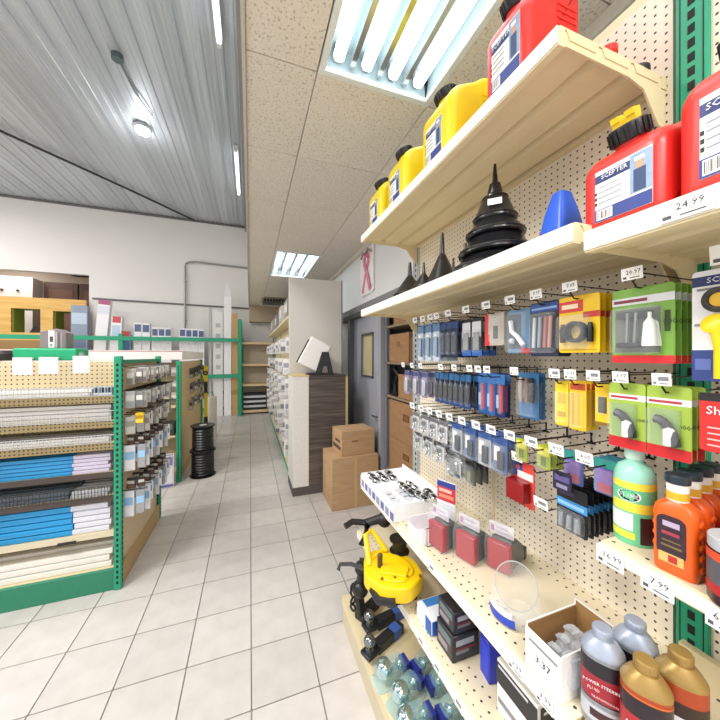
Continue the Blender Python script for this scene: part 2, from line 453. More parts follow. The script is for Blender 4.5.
def batten(label, x, y0, y1, z):
    t = thing('batten_light', label, 'light', (x, y0, z), 0, 'bare batten lights beside the soffit')
    MB().box(-.035, .035, 0, y1-y0, .03, .085).build('housing', C('#e9ebec', .4), t, bevel=.004)
    u = MB(); u.tube([(0, .05, .005), (0, y1-y0-.05, .005)], .02, 10); u.build('tube', tube_mat, t)
    for a in (0, y1-y0-.05): MB().box(-.025, .025, a, a+.05, -.02, .035).build('lamp_holder', C('#d5d5d3', .4), t)
batten('bare white batten light hanging beside the soffit, near the top edge', -.32, 2.2, 3.76, 4.95)
batten('bare white batten light beside the soffit, nearer the rear wall', -.225, 5.55, 7.1, 4.95)
hb = thing('high_bay_lamp', 'round glowing lamp on the metal roof deck', 'light', (-1.56, 5.6, 5.03))
MB().lathe([(.06, -.06), (.11, -.045), (.12, 0)], 24).build('housing', C('#b9bcbe', .3, .6), hb)
MB().lathe([(.05, -.10), (.09, -.085), (.10, -.058)], 24).build('lens', C('#fffdf8', .4, 0, 0, 1, 1, 14), hb)
pt = bpy.data.lights.new('lamp_glow', 'POINT'); pt.energy = 8; pt.shadow_soft_size = .1; po = bpy.data.objects.new('lamp_glow', pt); COL.objects.link(po); po.location = (-1.56, 5.6, 4.72)
jb = thing('junction_box', 'small grey junction box with a conduit on the metal roof deck', 'box', (-1.47, 4.37, 5.04))
MB().lathe([(.06, -.06), (.06, 0)], 12).build('body', C('#5d6c70', .5, .4), jb)
u = MB(); u.tube([(0, .05, -.02), (.02, .5, -.02), (.12, .9, -.02)], .012, 6); u.build('conduit', C('#7c8488', .4, .6), jb)
# pipes
u = MB(); u.tube([(-6.2, 4.9, 4.99), (-3.9, 6.1, 4.99), (-2.4, 7.7, 4.99), (-1.35, 8.9, 4.99)], .022, 8)
tag(u.build('roof_cable', C('#33343a', .5)), 'dark cable running diagonally under the metal roof deck', 'cable')
u = MB(); u.tube([(-1.57, 8.95, .3), (-1.57, 8.95, 3.8), (-1.55, 8.95, 3.87), (-1.48, 8.95, 3.92), (-1.3, 8.95, 3.94), (-.03, 8.95, 3.9)], .024, 8)
for z in (1.2, 2.4, 3.4): u.box(-1.605, -1.535, 8.965, 9.0, z, z+.03)
tag(u.build('conduit', C('#9a9b9d', .4, .4)), 'grey electrical conduit climbing the rear wall and bending right', 'pipe')
u = MB(); u.tube([(-3.5, 8.97, 2.86), (-.03, 8.97, 2.80)], .02, 8)
tag(u.build('wall_pipe', C('#77777a', .4, .4)), 'thin grey pipe running level across the rear wall', 'pipe')
# emblem on the bulkhead: wire frame with a pink ribbon
rb = thing('ribbon_emblem', 'pink ribbon emblem on a white plate on the bulkhead wall', 'sign', (1.335, 3.47, 2.52), -90)
MB().prism(rr(.44, .56, .05), 'y', -.012, 0).build('plate', C('#f6eef0', .4), rb)
u = MB()
pts = [(-.13, -.24), (-.06, -.08), (.02, .04), (.075, .12), (.06, .18), (0, .205), (-.06, .18), (-.075, .12), (-.02, .04), (.06, -.08), (.13, -.24)]
for k in range(len(pts)-1):
    (a, b), (c, d) = pts[k], pts[k+1]; n = Vector((d-b, 0, a-c)).normalized()*.036
    u.add([(a-n.x, -.014-.001*k, b-n.z), (a+n.x, -.014-.001*k, b+n.z), (c+n.x, -.014-.001*k, d+n.z), (c-n.x, -.014-.001*k, d-n.z)], [(0,1,2,3)])
u.build('ribbon', C('#e07a9c', .5), rb)
u = MB(); u.tube([(-.17, -.02, .20), (-.09, -.03, .235), (0, -.03, .215), (.09, -.03, .24), (.17, -.02, .19)], .012, 6); u.build('bow', C('#a08f88', .5), rb)

# ================================================================== RIGHT GONDOLA
GB = .97                                                # pegboard plane
gon = thing('gondola_shelving', 'cream pegboard gondola shelving with green uprights along the right side', 'shelving', (GB, .43, 0))
def gpart(mb, name, mat, **k): return mb.build(name, mat, gon, **k)
# local frame: x = world x - GB, y = world y - .43
gpart(MB().box(0, .012, .02, 1.225, .1, 2.42), 'pegboard', peg_mat)
gpart(MB().box(0, .012, -1.1, -.04, .1, 2.42), 'pegboard', peg_mat)
gpart(MB().box(-.002, .012, .60, .615, .79, 2.42), 'joint_strip', cream)
for yy in (-.018, 1.235):
    up = MB().box(-.012, .05, yy-.028, yy+.028, 0, 2.5).build('upright', green if yy < .5 else C('#b9bfc0', .5), gon, bevel=.003, seg=1)
    sl = MB()
    for k in range(70): sl.box(-.0135, -.012, yy-.006, yy+.006, .2+k*.033, .2+k*.033+.019)
    for s_ in (-.021, .019): sl.box(-.0132, -.012, yy+s_, yy+s_+.0015, .02, 2.48)
    sl.build('slot_row', hole_dark, up)
gpart(MB().box(.012, .05, -1.1, 1.26, 2.42, 2.46), 'top_rail', cream)
gpart(MB().box(-.01, .4, 1.265, 1.275, 0, 2.3), 'end_panel', C('#aeb6bb', .5))
def shelf_mat(xf, x1): return perforated('shelf_paint', '#e0d4b8', 0, 1, .03, .0036, (0, [(xf+.02, xf+.085), (x1-.05, x1-.012)]))
def shelf(xf, xb, y0, y1, zt, lip=.042, name='shelf'):
    """folded steel shelf: world x front/back, gondola-local y, top height"""
    a = xf - GB; b = xb - GB; z = zt
    sm = shelf_mat(a, b)
    pr = [(a+.006, z), (b, z), (b, z-.03), (b-.02, z-.03), (b-.02, z-.004)]
    n = 3; span = (b - .02) - (a + .02)
    for k in range(n):                                   # stiffening ribs under the deck
        c = b - .02 - span*(k+.5)/n
        pr += [(c+.05, z-.004), (c+.04, z-.022), (c-.04, z-.022), (c-.05, z-.004)]
    pr += [(a+.02, z-.004), (a+.02, z-lip), (a, z-lip), (a, z-.005)]
    o = MB().prism(pr, 'y', y0, y1).build(name, [sm, cream], gon)
    for p in o.data.polygons: p.material_index = 0 if p.normal.z > .9 else 1  # undersides take the yellower cream: warm bounced light put into the colour
    MB().box(a-.003, a, y0, y1, z-lip+.004, z-.003).build('price_rail', cream_lip, o)
    br = [(a+.02, z-.006), (b, z-.006), (b, z-.13), (b-.03, z-.12), (b-.085, z-.05), (b-.14, z-.038), (a+.02, z-.036)]
    for yy in (y0+.002, y1-.006):
        k = MB().prism(br, 'y', yy, yy+.004).build('shelf_bracket', cream, gon)
    return o
shelf(.60, GB, .032, 1.225, 2.187)
shelf(.60, GB, 0, 1.225, 1.765)
shelf(.60, GB, -.9, -.022, 1.738)
shelf(.60, GB, 0, 1.225, .782)
shelf(.60, GB, -.9, -.004, .778)
gpart(MB().box(-.03, -.012, -.9, -.004, .778, .836), 'back_lip', cream)
shelf(.575, GB, 0, 1.225, .51)
shelf(.72, GB, -.9, .028, 1.096, .03)
bs = MB().prism([(.485-GB, .16), (0, .16), (0, .13), (.51-GB, .13), (.51-GB, 0), (.495-GB, 0), (.495-GB, .1), (.485-GB, .11)], 'y', -.9, 1.225)
gpart(bs, 'base_deck', cream)
gpart(MB().box(.49-GB, .5-GB, -.9, 1.225, 0, .1), 'kick_plate', C('#cfc3a6', .5))
# pegboard strips along the shelf front seen as printed price strips
def ptag(parent, x, y, z, w, h, txt=None, tilt=0):
    """price ticket facing -x, in the parent's frame"""
    o = MB().box(-.0006, .0006, -w/2, w/2, -h/2, h/2).build('price_ticket', paper, parent, (x, y, z))
    o.rotation_euler = (0, R(tilt), 0)
    if txt: lettering(txt, h*.47, -.0012, -w*.08, h*.1, ink, o, 'price', (90, 0, -90))
    d = MB()
    d.add([(-.0011, w*.42, -h*.38), (-.0011, w*.25, -h*.38), (-.0011, w*.25, -h*.2), (-.0011, w*.42, -h*.2)], [(0,1,2,3)])
    d.add([(-.0011, w*.1, -h*.36), (-.0011, -w*.36, -h*.36), (-.0011, -w*.36, -h*.29), (-.0011, w*.1, -h*.29)], [(0,1,2,3)])
    if not txt:
        d.add([(-.0011, w*.15, -h*.1), (-.0011, -w*.38, -h*.1), (-.0011, -w*.38, h*.22), (-.0011, w*.15, h*.22)], [(0,1,2,3)])
    d.build('small_print', C('#85868c' if not txt else '#55565c', .7), o)
    return o
hook0 = {}
def hook(y, z, length=.24, tagged=True, txt=None, tw=.036, th=.024):
    """double wire peg hook on the pegboard; y is world, z height of the wire"""
    key = round(length, 3)
    if key not in hook0:
        m = MB(); m.tube([(0, 0, 0), (-length+.012, 0, .0), (-length, 0, .012)], .0019, 5)
        m.tube([(0, 0, .03), (-length*.97, 0, .03), (-length, 0, .028)], .0016, 5)
        m.tube([(-.002, -.012, 0), (-.002, .012, 0)], .003, 5); m.tube([(-.002, 0, .03), (-.002, 0, 0)], .0022, 5)
        hook0[key] = m.build('peg_hook', darkwire, gon); o = hook0[key]
    else: o = hook0[key].copy(); COL.objects.link(o); o.parent = gon
    o.location = (0, y-.43, z)
    if tagged: ptag(gon, -length-.002, y-.43, z+.026, tw, th, txt, -6)
    return o
def rail_tag(xf, y, z, w=.06, h=.032, txt=None): return ptag(gon, xf-GB-.005, y-.43, z, w, h, txt, 0)
rail_tag(.60, .262, 1.717, .062, .03, '24.99')
rail_tag(.72, .435, 1.073, .052, .036, '16.99'); rail_tag(.72, .355, 1.073, .05, .036, '7.99'); rail_tag(.72, .27, 1.073, .04, .036, '6.99')
rail_tag(.60, .565, .762, .045, .034, '2.29'); rail_tag(.60, .49, .762, .04, .034, '3.99'); rail_tag(.60, .93, .762, .045, .034)
rail_tag(.60, 1.30, .762, .05, .034)
for y in (1.15, .96, .86, .75): rail_tag(.575, y, .49, .045, .032)

# ================================================================== GOODS ON THE RIGHT GONDOLA
# every product is modelled facing local -y and turned to face the aisle
def jug(name, label, group, loc, w, d, h, body, cap, rz=-90, lab='red'):
    t = thing(name, label, 'fuel can', loc, rz, group)
    pr = soft_poly([(0, 0), (0, .68*h), (.12*d, .80*h), (.46*d, .92*h), (.58*d, h), (.92*d, h), (d, .90*h), (d, 0)], .03, 5)
    # profile lies in (y, z), extruded along x
    m = MB(); pillow(m, pr, 'x', -w/2, w/2, .026, 0, 5)
    m.build('body', body, t, angle=50)
    # moulded side ribs and grip
    for k in range(5):
        for q in (-1, 1): MB().box(q*w/2-.0018, q*w/2+.0018, d*.52, d*.86, h*(.50+.06*k), h*(.525+.06*k)).build('side_rib', body, t)
    g = MB(); pillow(g, rr(d*.34, h*.06, .008, 3, d*.74, h*1.0), 'x', -w*.18, w*.18, .006)
    g.build('grip', body, t)
    mt = Matrix.Translation((0, d*.22, h*.845)) @ Matrix.Rotation(R(24), 4, 'X')
    r = .031 if w < .15 else .040
    c = MB(); c.lathe([(r*.8, -.01), (r*.8, .006)], 20, mat=mt, cap=True); c.build('neck', body, t)
    c = MB(); c.lathe([(r*.96, .004), (r, .008), (r, .03), (r*.94, .034)], 24, mat=mt)
    for k in range(18):
        a = 2*PI*k/18; c.box(r*.98, r*1.06, -.002, .002, .006, .031, 0, mt @ Matrix.Rotation(a, 4, 'Z'))
    cp = c.build('cap', black, t)
    if lab == 'red':
        y = MB(); y.box(-r*.62, r*.62, -r*.3, r*.3, .034, .046, 0, mt); y.box(-r*.62, -r*.2, -r*.36, r*.36, .046, .056, 0, mt); y.box(r*.15, r*.62, -r*.36, r*.36, .046, .056, 0, mt)
        y.build('cap_lock', C('#f2c713', .4), cp)
    # printed label on the front
    lw = w*(.66 if lab == 'red' else .52); z0 = h*.13; z1 = h*(.62 if lab == 'red' else .56); navy = C('#22306c', .5)
    LH = z1 - z0
    lx = w*.05 if lab == 'red' else -w*.04
    ll = decal('label', t, -.0006, [(-lw/2, lw/2, z0, z1, paper),
        (-lw/2, lw*.14, z1-LH*.24, z1-LH*.08, navy), (lw*.14, lw/2, z0+LH*.28, z1-LH*.02, C('#8fa5c2', .6, 0, .3, 60)),
        (lw*.2, lw*.4, z0+LH*.3, z1-LH*.3, C('#31486f', .6)), (lw*.24, lw*.36, z1-LH*.3, z1-LH*.16, C('#c79a7c', .6)), (lw*.22, lw*.38, z1-LH*.16, z1-LH*.09, paper),
        (-lw/2, lw/2, z0, z0+LH*.24, C('#2a3c86', .5)), (-lw*.46, -lw*.16, z0+LH*.03, z0+LH*.22, paper)]
        + [(-lw*.44+lw*.02*k*1.3, -lw*.44+lw*.02*k*1.3+lw*(.006 if k % 3 else .013), z0+LH*.05, z0+LH*.2, ink) for k in range(10)]
        + [(-lw*.4, lw*.02, z0+LH*(.33+.1*k), z0+LH*(.355+.1*k), C('#8a8c96', .6)) for k in range(4)]
        + [(-lw*.47, -lw*.42, z0+LH*(.31+.1*k), z0+LH*(.37+.1*k), ink) for k in range(3)])
    ll.location = (lx, 0, 0)
    lettering('SCEPTER', LH*.115, -lw*.12, -.004, z1-LH*.16, paper, ll)
    return t
red_pl = C('#e0312b', .34, 0, .04, 10)
yel_pl = C('#f6d90a', .34, 0, .04, 10)
# top shelf
jug('yellow_fuel_can', 'yellow fuel can on the top shelf next to the red one', 'yellow fuel cans', (.64, .975, 2.187), .195, .25, .315, yel_pl, black, lab='yellow')
jug('yellow_fuel_can', 'yellow fuel can in the middle of the three on the top shelf', 'yellow fuel cans', (.64, 1.30, 2.187), .195, .25, .30, yel_pl, black, lab='yellow')
jug('yellow_fuel_can', 'yellow fuel can at the far end of the top shelf', 'yellow fuel cans', (.64, 1.56, 2.187), .19, .25, .29, yel_pl, black, lab='yellow')
jug('red_fuel_can', 'red fuel can on the top shelf, next to the yellow fuel cans', 'red fuel cans', (.635, .645, 2.187), .145, .20, .29, red_pl, black)
jug('red_fuel_can', 'red fuel can on the middle shelf beside the blue funnel', 'red fuel cans', (.652, .383, 1.738), .142, .19, .205, red_pl, black)
jug('red_fuel_can', 'red fuel can cut by the right edge of the photo', 'red fuel cans', (.655, .232, 1.738), .142, .21, .255, red_pl, black)
sp = thing('red_spout', 'red plastic pouring spout lying behind the red can on the top shelf', 'spout', (.84, .515, 2.187))
MB().lathe([(.022, 0), (.024, .02), (.016, .03), (.014, .055), (.02, .06), (.02, .075), (.008, .08)], 18).build('nozzle', red_pl, sp)
MB().lathe([(.026, 0), (.026, .012)], 18, (.055, -.03, 0)).build('ring', black, sp)
# funnels, standing mouth down
fun_mat = C('#1c1d1f', .24, 0, .1)
def funnel(label, loc, r, h, tip=.5, mat=None, group='black funnels on the middle shelf', seg=32, rim=True):
    t = thing('funnel', label, 'funnel', loc, 0, group)
    m = mat or fun_mat; b = h*(1-tip)
    MB().lathe([(r, 0), (r*1.03, .004), (r*1.0, .012), (r*.93, .016), (r*.2, b), (r*.15, b+.004), (r*.09, h*.97), (r*.06, h)], seg).build('cone', m, t)
    if rim: q = MB(); q.torus((0, 0, .006), r*1.01, .0045, None, 36, 6); q.build('rim', m, t)
    return t
Z2 = 1.765
def nested(label, loc, r, h0, h1, m=None):
    t = thing('funnel', label, 'funnel', loc, 0, 'black funnels on the middle shelf'); m = m or fun_mat
    MB().lathe([(r, h0), (r*1.05, h0+.004), (r*1.05, h0+.016), (r*.97, h0+.020), (r*.64, h1)], 36).build('cone', m, t)
    q = MB(); q.torus((0, 0, h0+.012), r*1.03, .004, None, 36, 6); q.build('rim', blacks, t)
    return t
FX, FY = .74, .785
nested('largest black funnel, lowest of the tall nested stack', (FX, FY, Z2), .128, 0, .062)
nested('black funnel second from the bottom of the tall nested stack', (FX, FY, Z2), .106, .052, .118)
nested('black funnel third from the bottom of the tall nested stack', (FX, FY, Z2), .084, .112, .170)
nested('black funnel fourth from the bottom, carrying a white sticker', (FX, FY, Z2), .062, .162, .235)
tf = thing('funnel', 'narrow tip funnel on top of the tall nested stack', 'funnel', (FX, FY, Z2), 0, 'black funnels on the middle shelf')
MB().lathe([(.041, .2355), (.040, .240), (.024, .252), (.017, .285), (.009, .29), (.0055, .33), (.004, .35)], 24).build('cone', fun_mat, tf)
st = MB().box(-.02, .02, -.0005, .0005, -.012, .012).build('sticker', paper, None); st.parent = tf; st.rotation_euler = (R(-21), 0, R(-44)); st.location = (-.695*.0545, -.72*.0545, .207)
fa = thing('funnel', 'crooked black funnel with a flexible spout lying beside the tall nested stack', 'funnel', (.84, .67, Z2), 0, 'black funnels on the middle shelf')
MB().lathe([(.05, 0), (.05, .012), (.02, .05), (.012, .055)], 24).build('cone', fun_mat, fa)
u = MB(); u.tube([(0, 0, .05), (.0, -.005, .075), (.01, -.03, .085), (.02, -.05, .10)], .009, 8)
for k in range(4): u.torus((.004*k, -.01*k, .062+.008*k), .011, .003, Matrix.Rotation(R(30*k), 4, 'X'), 10, 5)
u.build('flexible_spout', blacks, fa)
for i, (y, r, h, x) in enumerate(((1.00, .066, .205, .69), (.935, .055, .15, .745), (1.075, .045, .11, .655), (1.04, .04, .13, .77))):
    funnel(['pointed black funnel with a thin spout in the middle bunch of funnels', 'black funnel tucked right of the pointed one in the middle bunch', 'low black funnel left of the pointed one in the middle bunch', 'black funnel behind the pointed one in the middle bunch'][i], (x, y, Z2), r, h, .42)
funnel('short black funnel standing alone at the far end of the middle shelf', (.675, 1.225, Z2), .072, .155, .42)
bf = thing('blue_funnel', 'blue plastic funnel standing mouth down beside the red fuel can', 'funnel', (.76, .575, Z2), 0)
MB().loft([[(x*k, y*k*.8, z) for x, y in rr(.106, .106, .02, 4)] for k, z in ((1, 0), (1.02, .006), (.97, .012), (.66, .10), (.36, .155), (.2, .16))]).build('cone', C('#2156c9', .35), bf)
pf = thing('pink_funnel', 'pink plastic funnel half hidden behind the blue one', 'funnel', (.80, .665, Z2), 0)
MB().lathe([(.04, 0), (.042, .005), (.016, .06), (.010, .065), (.007, .095)], 24).build('cone', C('#d8527a', .4), pf)

# ---------------------------------------------------------------- hanging cards
def card(name, label, cat, group, w, h, base, bands=(), blister=None, fill=None, hang=True, texts=(), thick=.0016, alpha=.11):
    """hang card: origin at the hang hole, face toward local -y. bands (z0,z1,colour) as fractions from the bottom"""
    t = thing(name, label, cat, (0, 0, 0), 0, group)
    zt = .012; zb = zt - h
    b = MB(); b.prism(rr(w, h, .005, 2, 0, (zt+zb)/2), 'y', 0, thick); b.build('backing', C(base, .45, 0, .05, 40), t)
    if bands:
        decal('print', t, -.0004, [(-w*.485, w*.485, zb+h*.015, zb+h*.985, C(base, .45, 0, .05, 40))] + [(w*(a-.5), w*(c-.5), zb+h*z0, zb+h*z1, C(col, .5, 0, .05, 40)) for a, c, z0, z1, col in bands])
    if fill: fill(t, w, h, zb)
    if blister:
        x0, x1, z0, z1, dp = blister
        m = MB(); pillow(m, rr(w*(x1-x0), h*(z1-z0), .008, 3, w*((x0+x1)/2-.5), zb+h*(z0+z1)/2), 'y', -dp, .0, min(.006, dp*.45), 0, 3)
        m.build('blister', CLEAR('#eef3f6', alpha), t)
    for s, size, fx, fz, col in texts: lettering(s, size, w*(fx-.5), -.0014, zb+h*fz, C(col, .5), t)
    return t
def hang(t, x, y, z, rz=-90): t.location = (x, y, z); t.rotation_euler = (0, 0, R(rz)); return t
def stack(t, x, y, z, n, dx, back_label, rz=-90, jit=.002):
    hang(t, x, y, z, rz)
    for k in range(1, n):
        lab = back_label.replace('behind the front one', '%s behind the front one' % ORD[k-1]).replace('hidden ', '')
        if lab == back_label.replace('hidden ', ''): lab = '%s, %s behind the front' % (back_label, ORD[k-1])
        dup(t, (x+dx*k, y+random.uniform(-jit, jit), z), rz, lab)
def rod(parent, name, pts, r, mat, seg=8): m = MB(); m.tube(pts, r, seg); return m.build(name, mat, parent)
def coil_fill(col):
    def f(t, w, h, zb):
        m = MB()
        for k in range(4): m.torus((0, -.006-.004*k, zb+h*.36), w*.22, .0042, Matrix.Rotation(PI/2, 4, 'X'), 20, 6)
        m.build('cord_coil', C(col, .4), t)
        for s in (-1, 1): MB().lathe([(.006, 0), (.007, .03), (.004, .045)], 10, (s*w*.34, -.008, zb+h*.18)).build('plug', blacks, t)
    return f
ORG = 'cards hanging on the upper peg row'
# row 1 (wire at about 1.64)
HZ1 = 1.632
def tire_fill(t, w, h, zb):
    MB().box(-w*.34, w*.05, -.02, -.003, zb+h*.20, zb+h*.27).build('handle', C('#20242a', .4), t, bevel=.004)
    rod(t, 'shaft', [(-w*.05, -.012, zb+h*.26), (-w*.02, -.012, zb+h*.66)], .003, steel)
    rod(t, 'shaft', [(-w*.18, -.012, zb+h*.26), (-w*.16, -.012, zb+h*.66)], .003, steel)
    MB().lathe([(.012, 0), (.012, .004), (.009, .045), (.003, .055), (.003, .065)], 14, (w*.2, -.014, zb+h*.22)).build('cement_tube', C('#eef0ee', .4), t)
    MB().box(-w*.36, w*.2, -.012, -.003, zb+h*.60, zb+h*.68).build('patch_strip', C('#2f3b3a', .6), t)
g1 = card('repair_kit_card', 'green and red tire repair card at the front of the upper stack', 'repair kit', 'green tire repair cards, upper row', .104, .152, '#77a640',
    [(0, 1, .78, .88, '#d9dce0'), (0, 1, 0, .10, '#d2232a'), (.06, .8, .14, .72, '#3d4a3c'), (.04, .6, .81, .85, '#7c2f3f'), (.86, .94, .4, .66, '#2c3d22')], (.05, .82, .12, .74, .022), tire_fill, texts=(('1000', .014, .9, .52, '#26351f'),))
stack(g1, .735, .390, HZ1-.006, 5, .018, 'green and red tire repair card hidden behind the front one of the upper stack')
y1 = card('cord_card', 'yellow card holding a black cord coil, front of the upper yellow stack', 'cord pack', 'yellow cord cards, upper row', .096, .136, '#f2c71b',
    [(0, .62, .72, .92, '#d6423a'), (.62, 1, .60, .70, '#c83a34'), (.04, .94, .04, .06, '#c79a12'), (.08, .5, .78, .86, '#f6e3c0')], (.06, .8, .06, .66, .024), coil_fill('#1d2430'))
stack(y1, .735, .515, HZ1, 4, .018, 'yellow cord card hidden behind the front one of the upper yellow stack')
def tools_fill(t, w, h, zb):
    for k, (x, c) in enumerate(((-.3, '#c9d2dc'), (-.1, '#9aa4b4'), (.1, '#b46b62'), (.26, '#c98f86'))):
        m = MB(); m.tube([(w*x, -.008, zb+h*.16), (w*(x+.05), -.008, zb+h*.72)], .0045, 8); m.build('tool', C(c, .3, .3), t)
nv = card('tool_card', 'dark navy tool card with silver and pink rods, left of the upper yellow cards', 'tool pack', 'navy tool cards, upper row', .082, .145, '#1b2440',
    [(0, 1, .82, .97, '#274a8f'), (.05, .95, .86, .90, '#7fa3d4')], (.06, .94, .06, .8, .016), tools_fill)
stack(nv, .735, .606, HZ1, 3, .02, 'dark navy tool card hidden behind the front one')
def hose_fill(t, w, h, zb):
    m = MB(); m.tube([(-w*.28, -.008, zb+h*.75), (-w*.2, -.01, zb+h*.5), (w*.05, -.01, zb+h*.38), (w*.3, -.008, zb+h*.18)], .007, 8); m.build('hose', C('#e4e8ec', .3), t)
    MB().ball((-w*.2, -.01, zb+h*.28), .009).build('fitting', C('#c3ccd4', .25), t)
cb = card('hose_bag', 'clear bag with a white hose on a blue card, upper row', 'hose pack', 'blue hose bags, upper row', .078, .128, '#5f86a8',
    [(0, .62, .1, .9, '#4b5a68'), (.6, 1, 0, .12, '#b9434a')], (.02, .98, .02, .92, .02), hose_fill)
stack(cb, .74, .692, HZ1-.008, 3, .02, 'clear hose bag hidden behind the front one')
rs = card('lamp_card', 'red edged card with a grey pack, upper row above the bare pegboard', 'lamp pack', 'red edged cards', .082, .104, '#b8b0a6',
    [(0, .26, .0, .35, '#cc2c33'), (0, .2, .35, 1, '#c9323a'), (.45, .7, .2, .6, '#54514f')], (.3, .95, .1, .85, .014))
stack(rs, .74, .788, HZ1-.006, 3, .016, 'red edged card hidden behind the front one')
# narrow packs in the far half of the upper row
def narrow(label, w, h, base, bands, group, fillc=None, dp=.01):
    def f(t, w_, h_, zb):
        if fillc: MB().box(-w_*.28, w_*.28, -dp*.8, -.002, zb+h_*.15, zb+h_*.62).build('contents', C(fillc, .35, .2, .2, 60), t, bevel=.002, seg=1)
    t = card('hang_pack', label, 'hang pack', group, w, h, base, bands, (.06, .94, .08, .7, dp), f, alpha=.1)
    t.children[0].data.materials[0] = C(base, .4, 0, .45, 55)
    return t
def rowof(protos, ys, x, z, n, dx, back='pack hidden behind the front one of its peg hook'):
    for i, y in enumerate(ys):
        src = protos[i]
        hang(src, x, y, z)
        for k in range(1, n): dup(src, (x+dx*k, y, z), -90, src['label'] + ', %s behind' % ORD[k-1])
wb = [narrow('slim black and white pack, %s' % s, .05, .135, '#22242a', [(0, .9, .5, .9, '#cfd2d8'), (0, 1, 0, .16, '#2b5fae'), (.2, .7, .2, .4, '#7a7f88')], 'slim packs at the far end of the upper row', '#8d9096') for s in ('nearest of its pair', 'second of its pair')]
rowof(wb, (.885, .94), .755, HZ1-.008, 3, .03)
nb = [narrow('slim navy pack, upper row, %s' % s, .036, .142, '#16213f', [(0, 1, .8, .97, '#27406f'), (.1, .3, .1, .7, '#3f6ea8')], 'slim navy packs, upper row', '#121a30') for s in ('one from the near side', 'two from the near side', 'three from the near side')]
rowof(nb, (.988, 1.026, 1.064), .74, HZ1-.008, 4, .03)
pb = [narrow('pale blue and white pack, %s in the upper row' % s, .046, .165, '#b9c6d4', [(0, 1, .75, .97, '#5b7ca4'), (.2, .6, .2, .7, '#e9eef2'), (.6, .95, .1, .6, '#46658c')], 'pale blue packs, upper row', '#7f99b5') for s in ('third from the far end', 'second from the far end', 'last at the far end')]
rowof(pb, (1.11, 1.17, 1.235), .735, HZ1, 4, .03)
for y, t_ in ((.390, '20.97'), (.515, '7.97'), (.606, '5.97'), (.692, None), (.788, None), (.885, None), (.988, None), (1.064, None), (1.11, None), (1.17, None), (1.235, None)):
    hook(y, HZ1+.004, .262, True, t_)
# row 2 (wire at about 1.43)
HZ2 = 1.425
def arc_fill(t, w, h, zb):
    m = MB(); m.tube([(-w*.2 + w*.42*math.cos(R(a)), -.01, zb+h*.12+h*.42*math.sin(R(a))) for a in range(10, 100, 12)], .009, 8); m.build('hose_arc', C('#2b2f35', .35), t)
    MB().lathe([(.009, 0), (.009, .03), (.006, .035)], 12, (w*.1, -.012, zb+h*.2)).build('cap', C('#dfe4e6', .3), t)
ga = card('patch_card', 'lime card with a black arc, right one of the lower lime pair', 'repair kit', 'lime patch cards', .068, .14, '#a3c04a',
    [(0, 1, .74, .83, '#e9e7ea'), (.05, .8, .765, .8, '#b23a4a'), (0, 1, 0, .16, '#cf2229'), (.08, .78, .2, .68, '#8fae5c')], (.06, .8, .18, .7, .02), arc_fill, texts=(('0000', .012, .9, .46, '#26351f'),))
stack(ga, .765, .362, HZ2+.004, 3, .02, 'lime arc card, behind the front one of the right lime pile')
gb = dup(ga, (.765, .432, HZ2+.004), -90, 'lime card with a black arc, left one of the pair, above the green bottle')
dup(ga, (.785, .434, HZ2+.004), -90, 'lime card with a black arc, behind the left one of the lower lime pair')
yp = card('fuse_pack', 'narrow yellow pack left of the lime cards, lower of the yellow packs', 'fuse pack', 'yellow fuse packs', .032, .095, '#efc92a', [(.2, .8, .3, .7, '#4a4632'), (0, 1, 0, .08, '#8c6a1a')], (.2, .8, .25, .75, .01))
stack(yp, .775, .487, HZ2-.004, 3, .02, 'narrow yellow pack behind the front one')
ypa = card('cable_pack', 'yellow blister pack with orange rods, right of the yellow pair', 'cable pack', 'yellow blister pairs', .042, .122, '#f0c421', [(.05, .95, .82, .95, '#c8502c'), (.15, .3, .1, .75, '#d89b12'), (.5, .62, .1, .75, '#e7a70f')], (.06, .94, .06, .78, .016))
stack(ypa, .77, .541, HZ2, 3, .02, 'yellow blister pack with orange rods, behind the front one')
ypb = card('cable_pack', 'plain yellow blister pack, left of the yellow pair', 'cable pack', 'yellow blister pairs', .036, .115, '#f4d62c', [(.2, .8, .5, .75, '#e8b32a'), (.2, .8, .2, .32, '#c9a32a')], (.06, .94, .06, .78, .014))
stack(ypb, .77, .583, HZ2-.004, 3, .02, 'plain yellow blister pack behind the front one')
def bulbs(t, w, h, zb):
    for k, c in ((-.26, '#b9aaa2'), (.02, '#8d6f66'), (.28, '#2b2c33')):
        MB().lathe([(.005, 0), (.009, .02), (.009, .055), (.005, .075)], 10, (w*k, -.01, zb+h*.36)).build('bulb', C(c, .2, .3), t)
bl = card('bulb_pack', 'blue bulb pack hanging alone in the middle peg row', 'bulb pack', 'blue bulb packs', .072, .14, '#3a6d9c', [(.15, .85, .82, .96, '#2f6f9c'), (.1, .9, .38, .8, '#6a737c')], (.06, .94, .06, .8, .022), bulbs)
stack(bl, .80, .712, HZ2+.012, 2, .022, 'blue bulb pack behind the front one')
br_ = [card('wiper_card', s, 'blade pack', 'blue and red cards', .042, .15, '#2a5c9e' if i else '#222f66', [(0, 1, .75, .97, '#3f74b4'), (.45, .8, .12, .72, '#c03038'), (.08, .36, .2, .5, '#9fb6cc')], (.4, .84, .08, .76, .012)) for i, s in enumerate(('navy and red card, nearest of the blue and red cards', 'blue and red card in the middle of the three', 'blue and red card farthest of the three'))]
rowof(br_, (.825, .868, .911), .80, HZ2+.004, 2, .022)
nr = [narrow('slim black pack with blue foot, %s from the near side' % ORD[i], .03, .132, '#14192a', [(0, 1, .78, .98, '#2d5f8c'), (0, 1, 0, .2, '#25457c'), (.1, .24, .2, .78, '#6b7a94')], 'slim black packs, middle row', '#0f1118') for i in range(7)]
rowof(nr, [.957+.034*i for i in range(7)], .775, HZ2-.006, 3, .035)
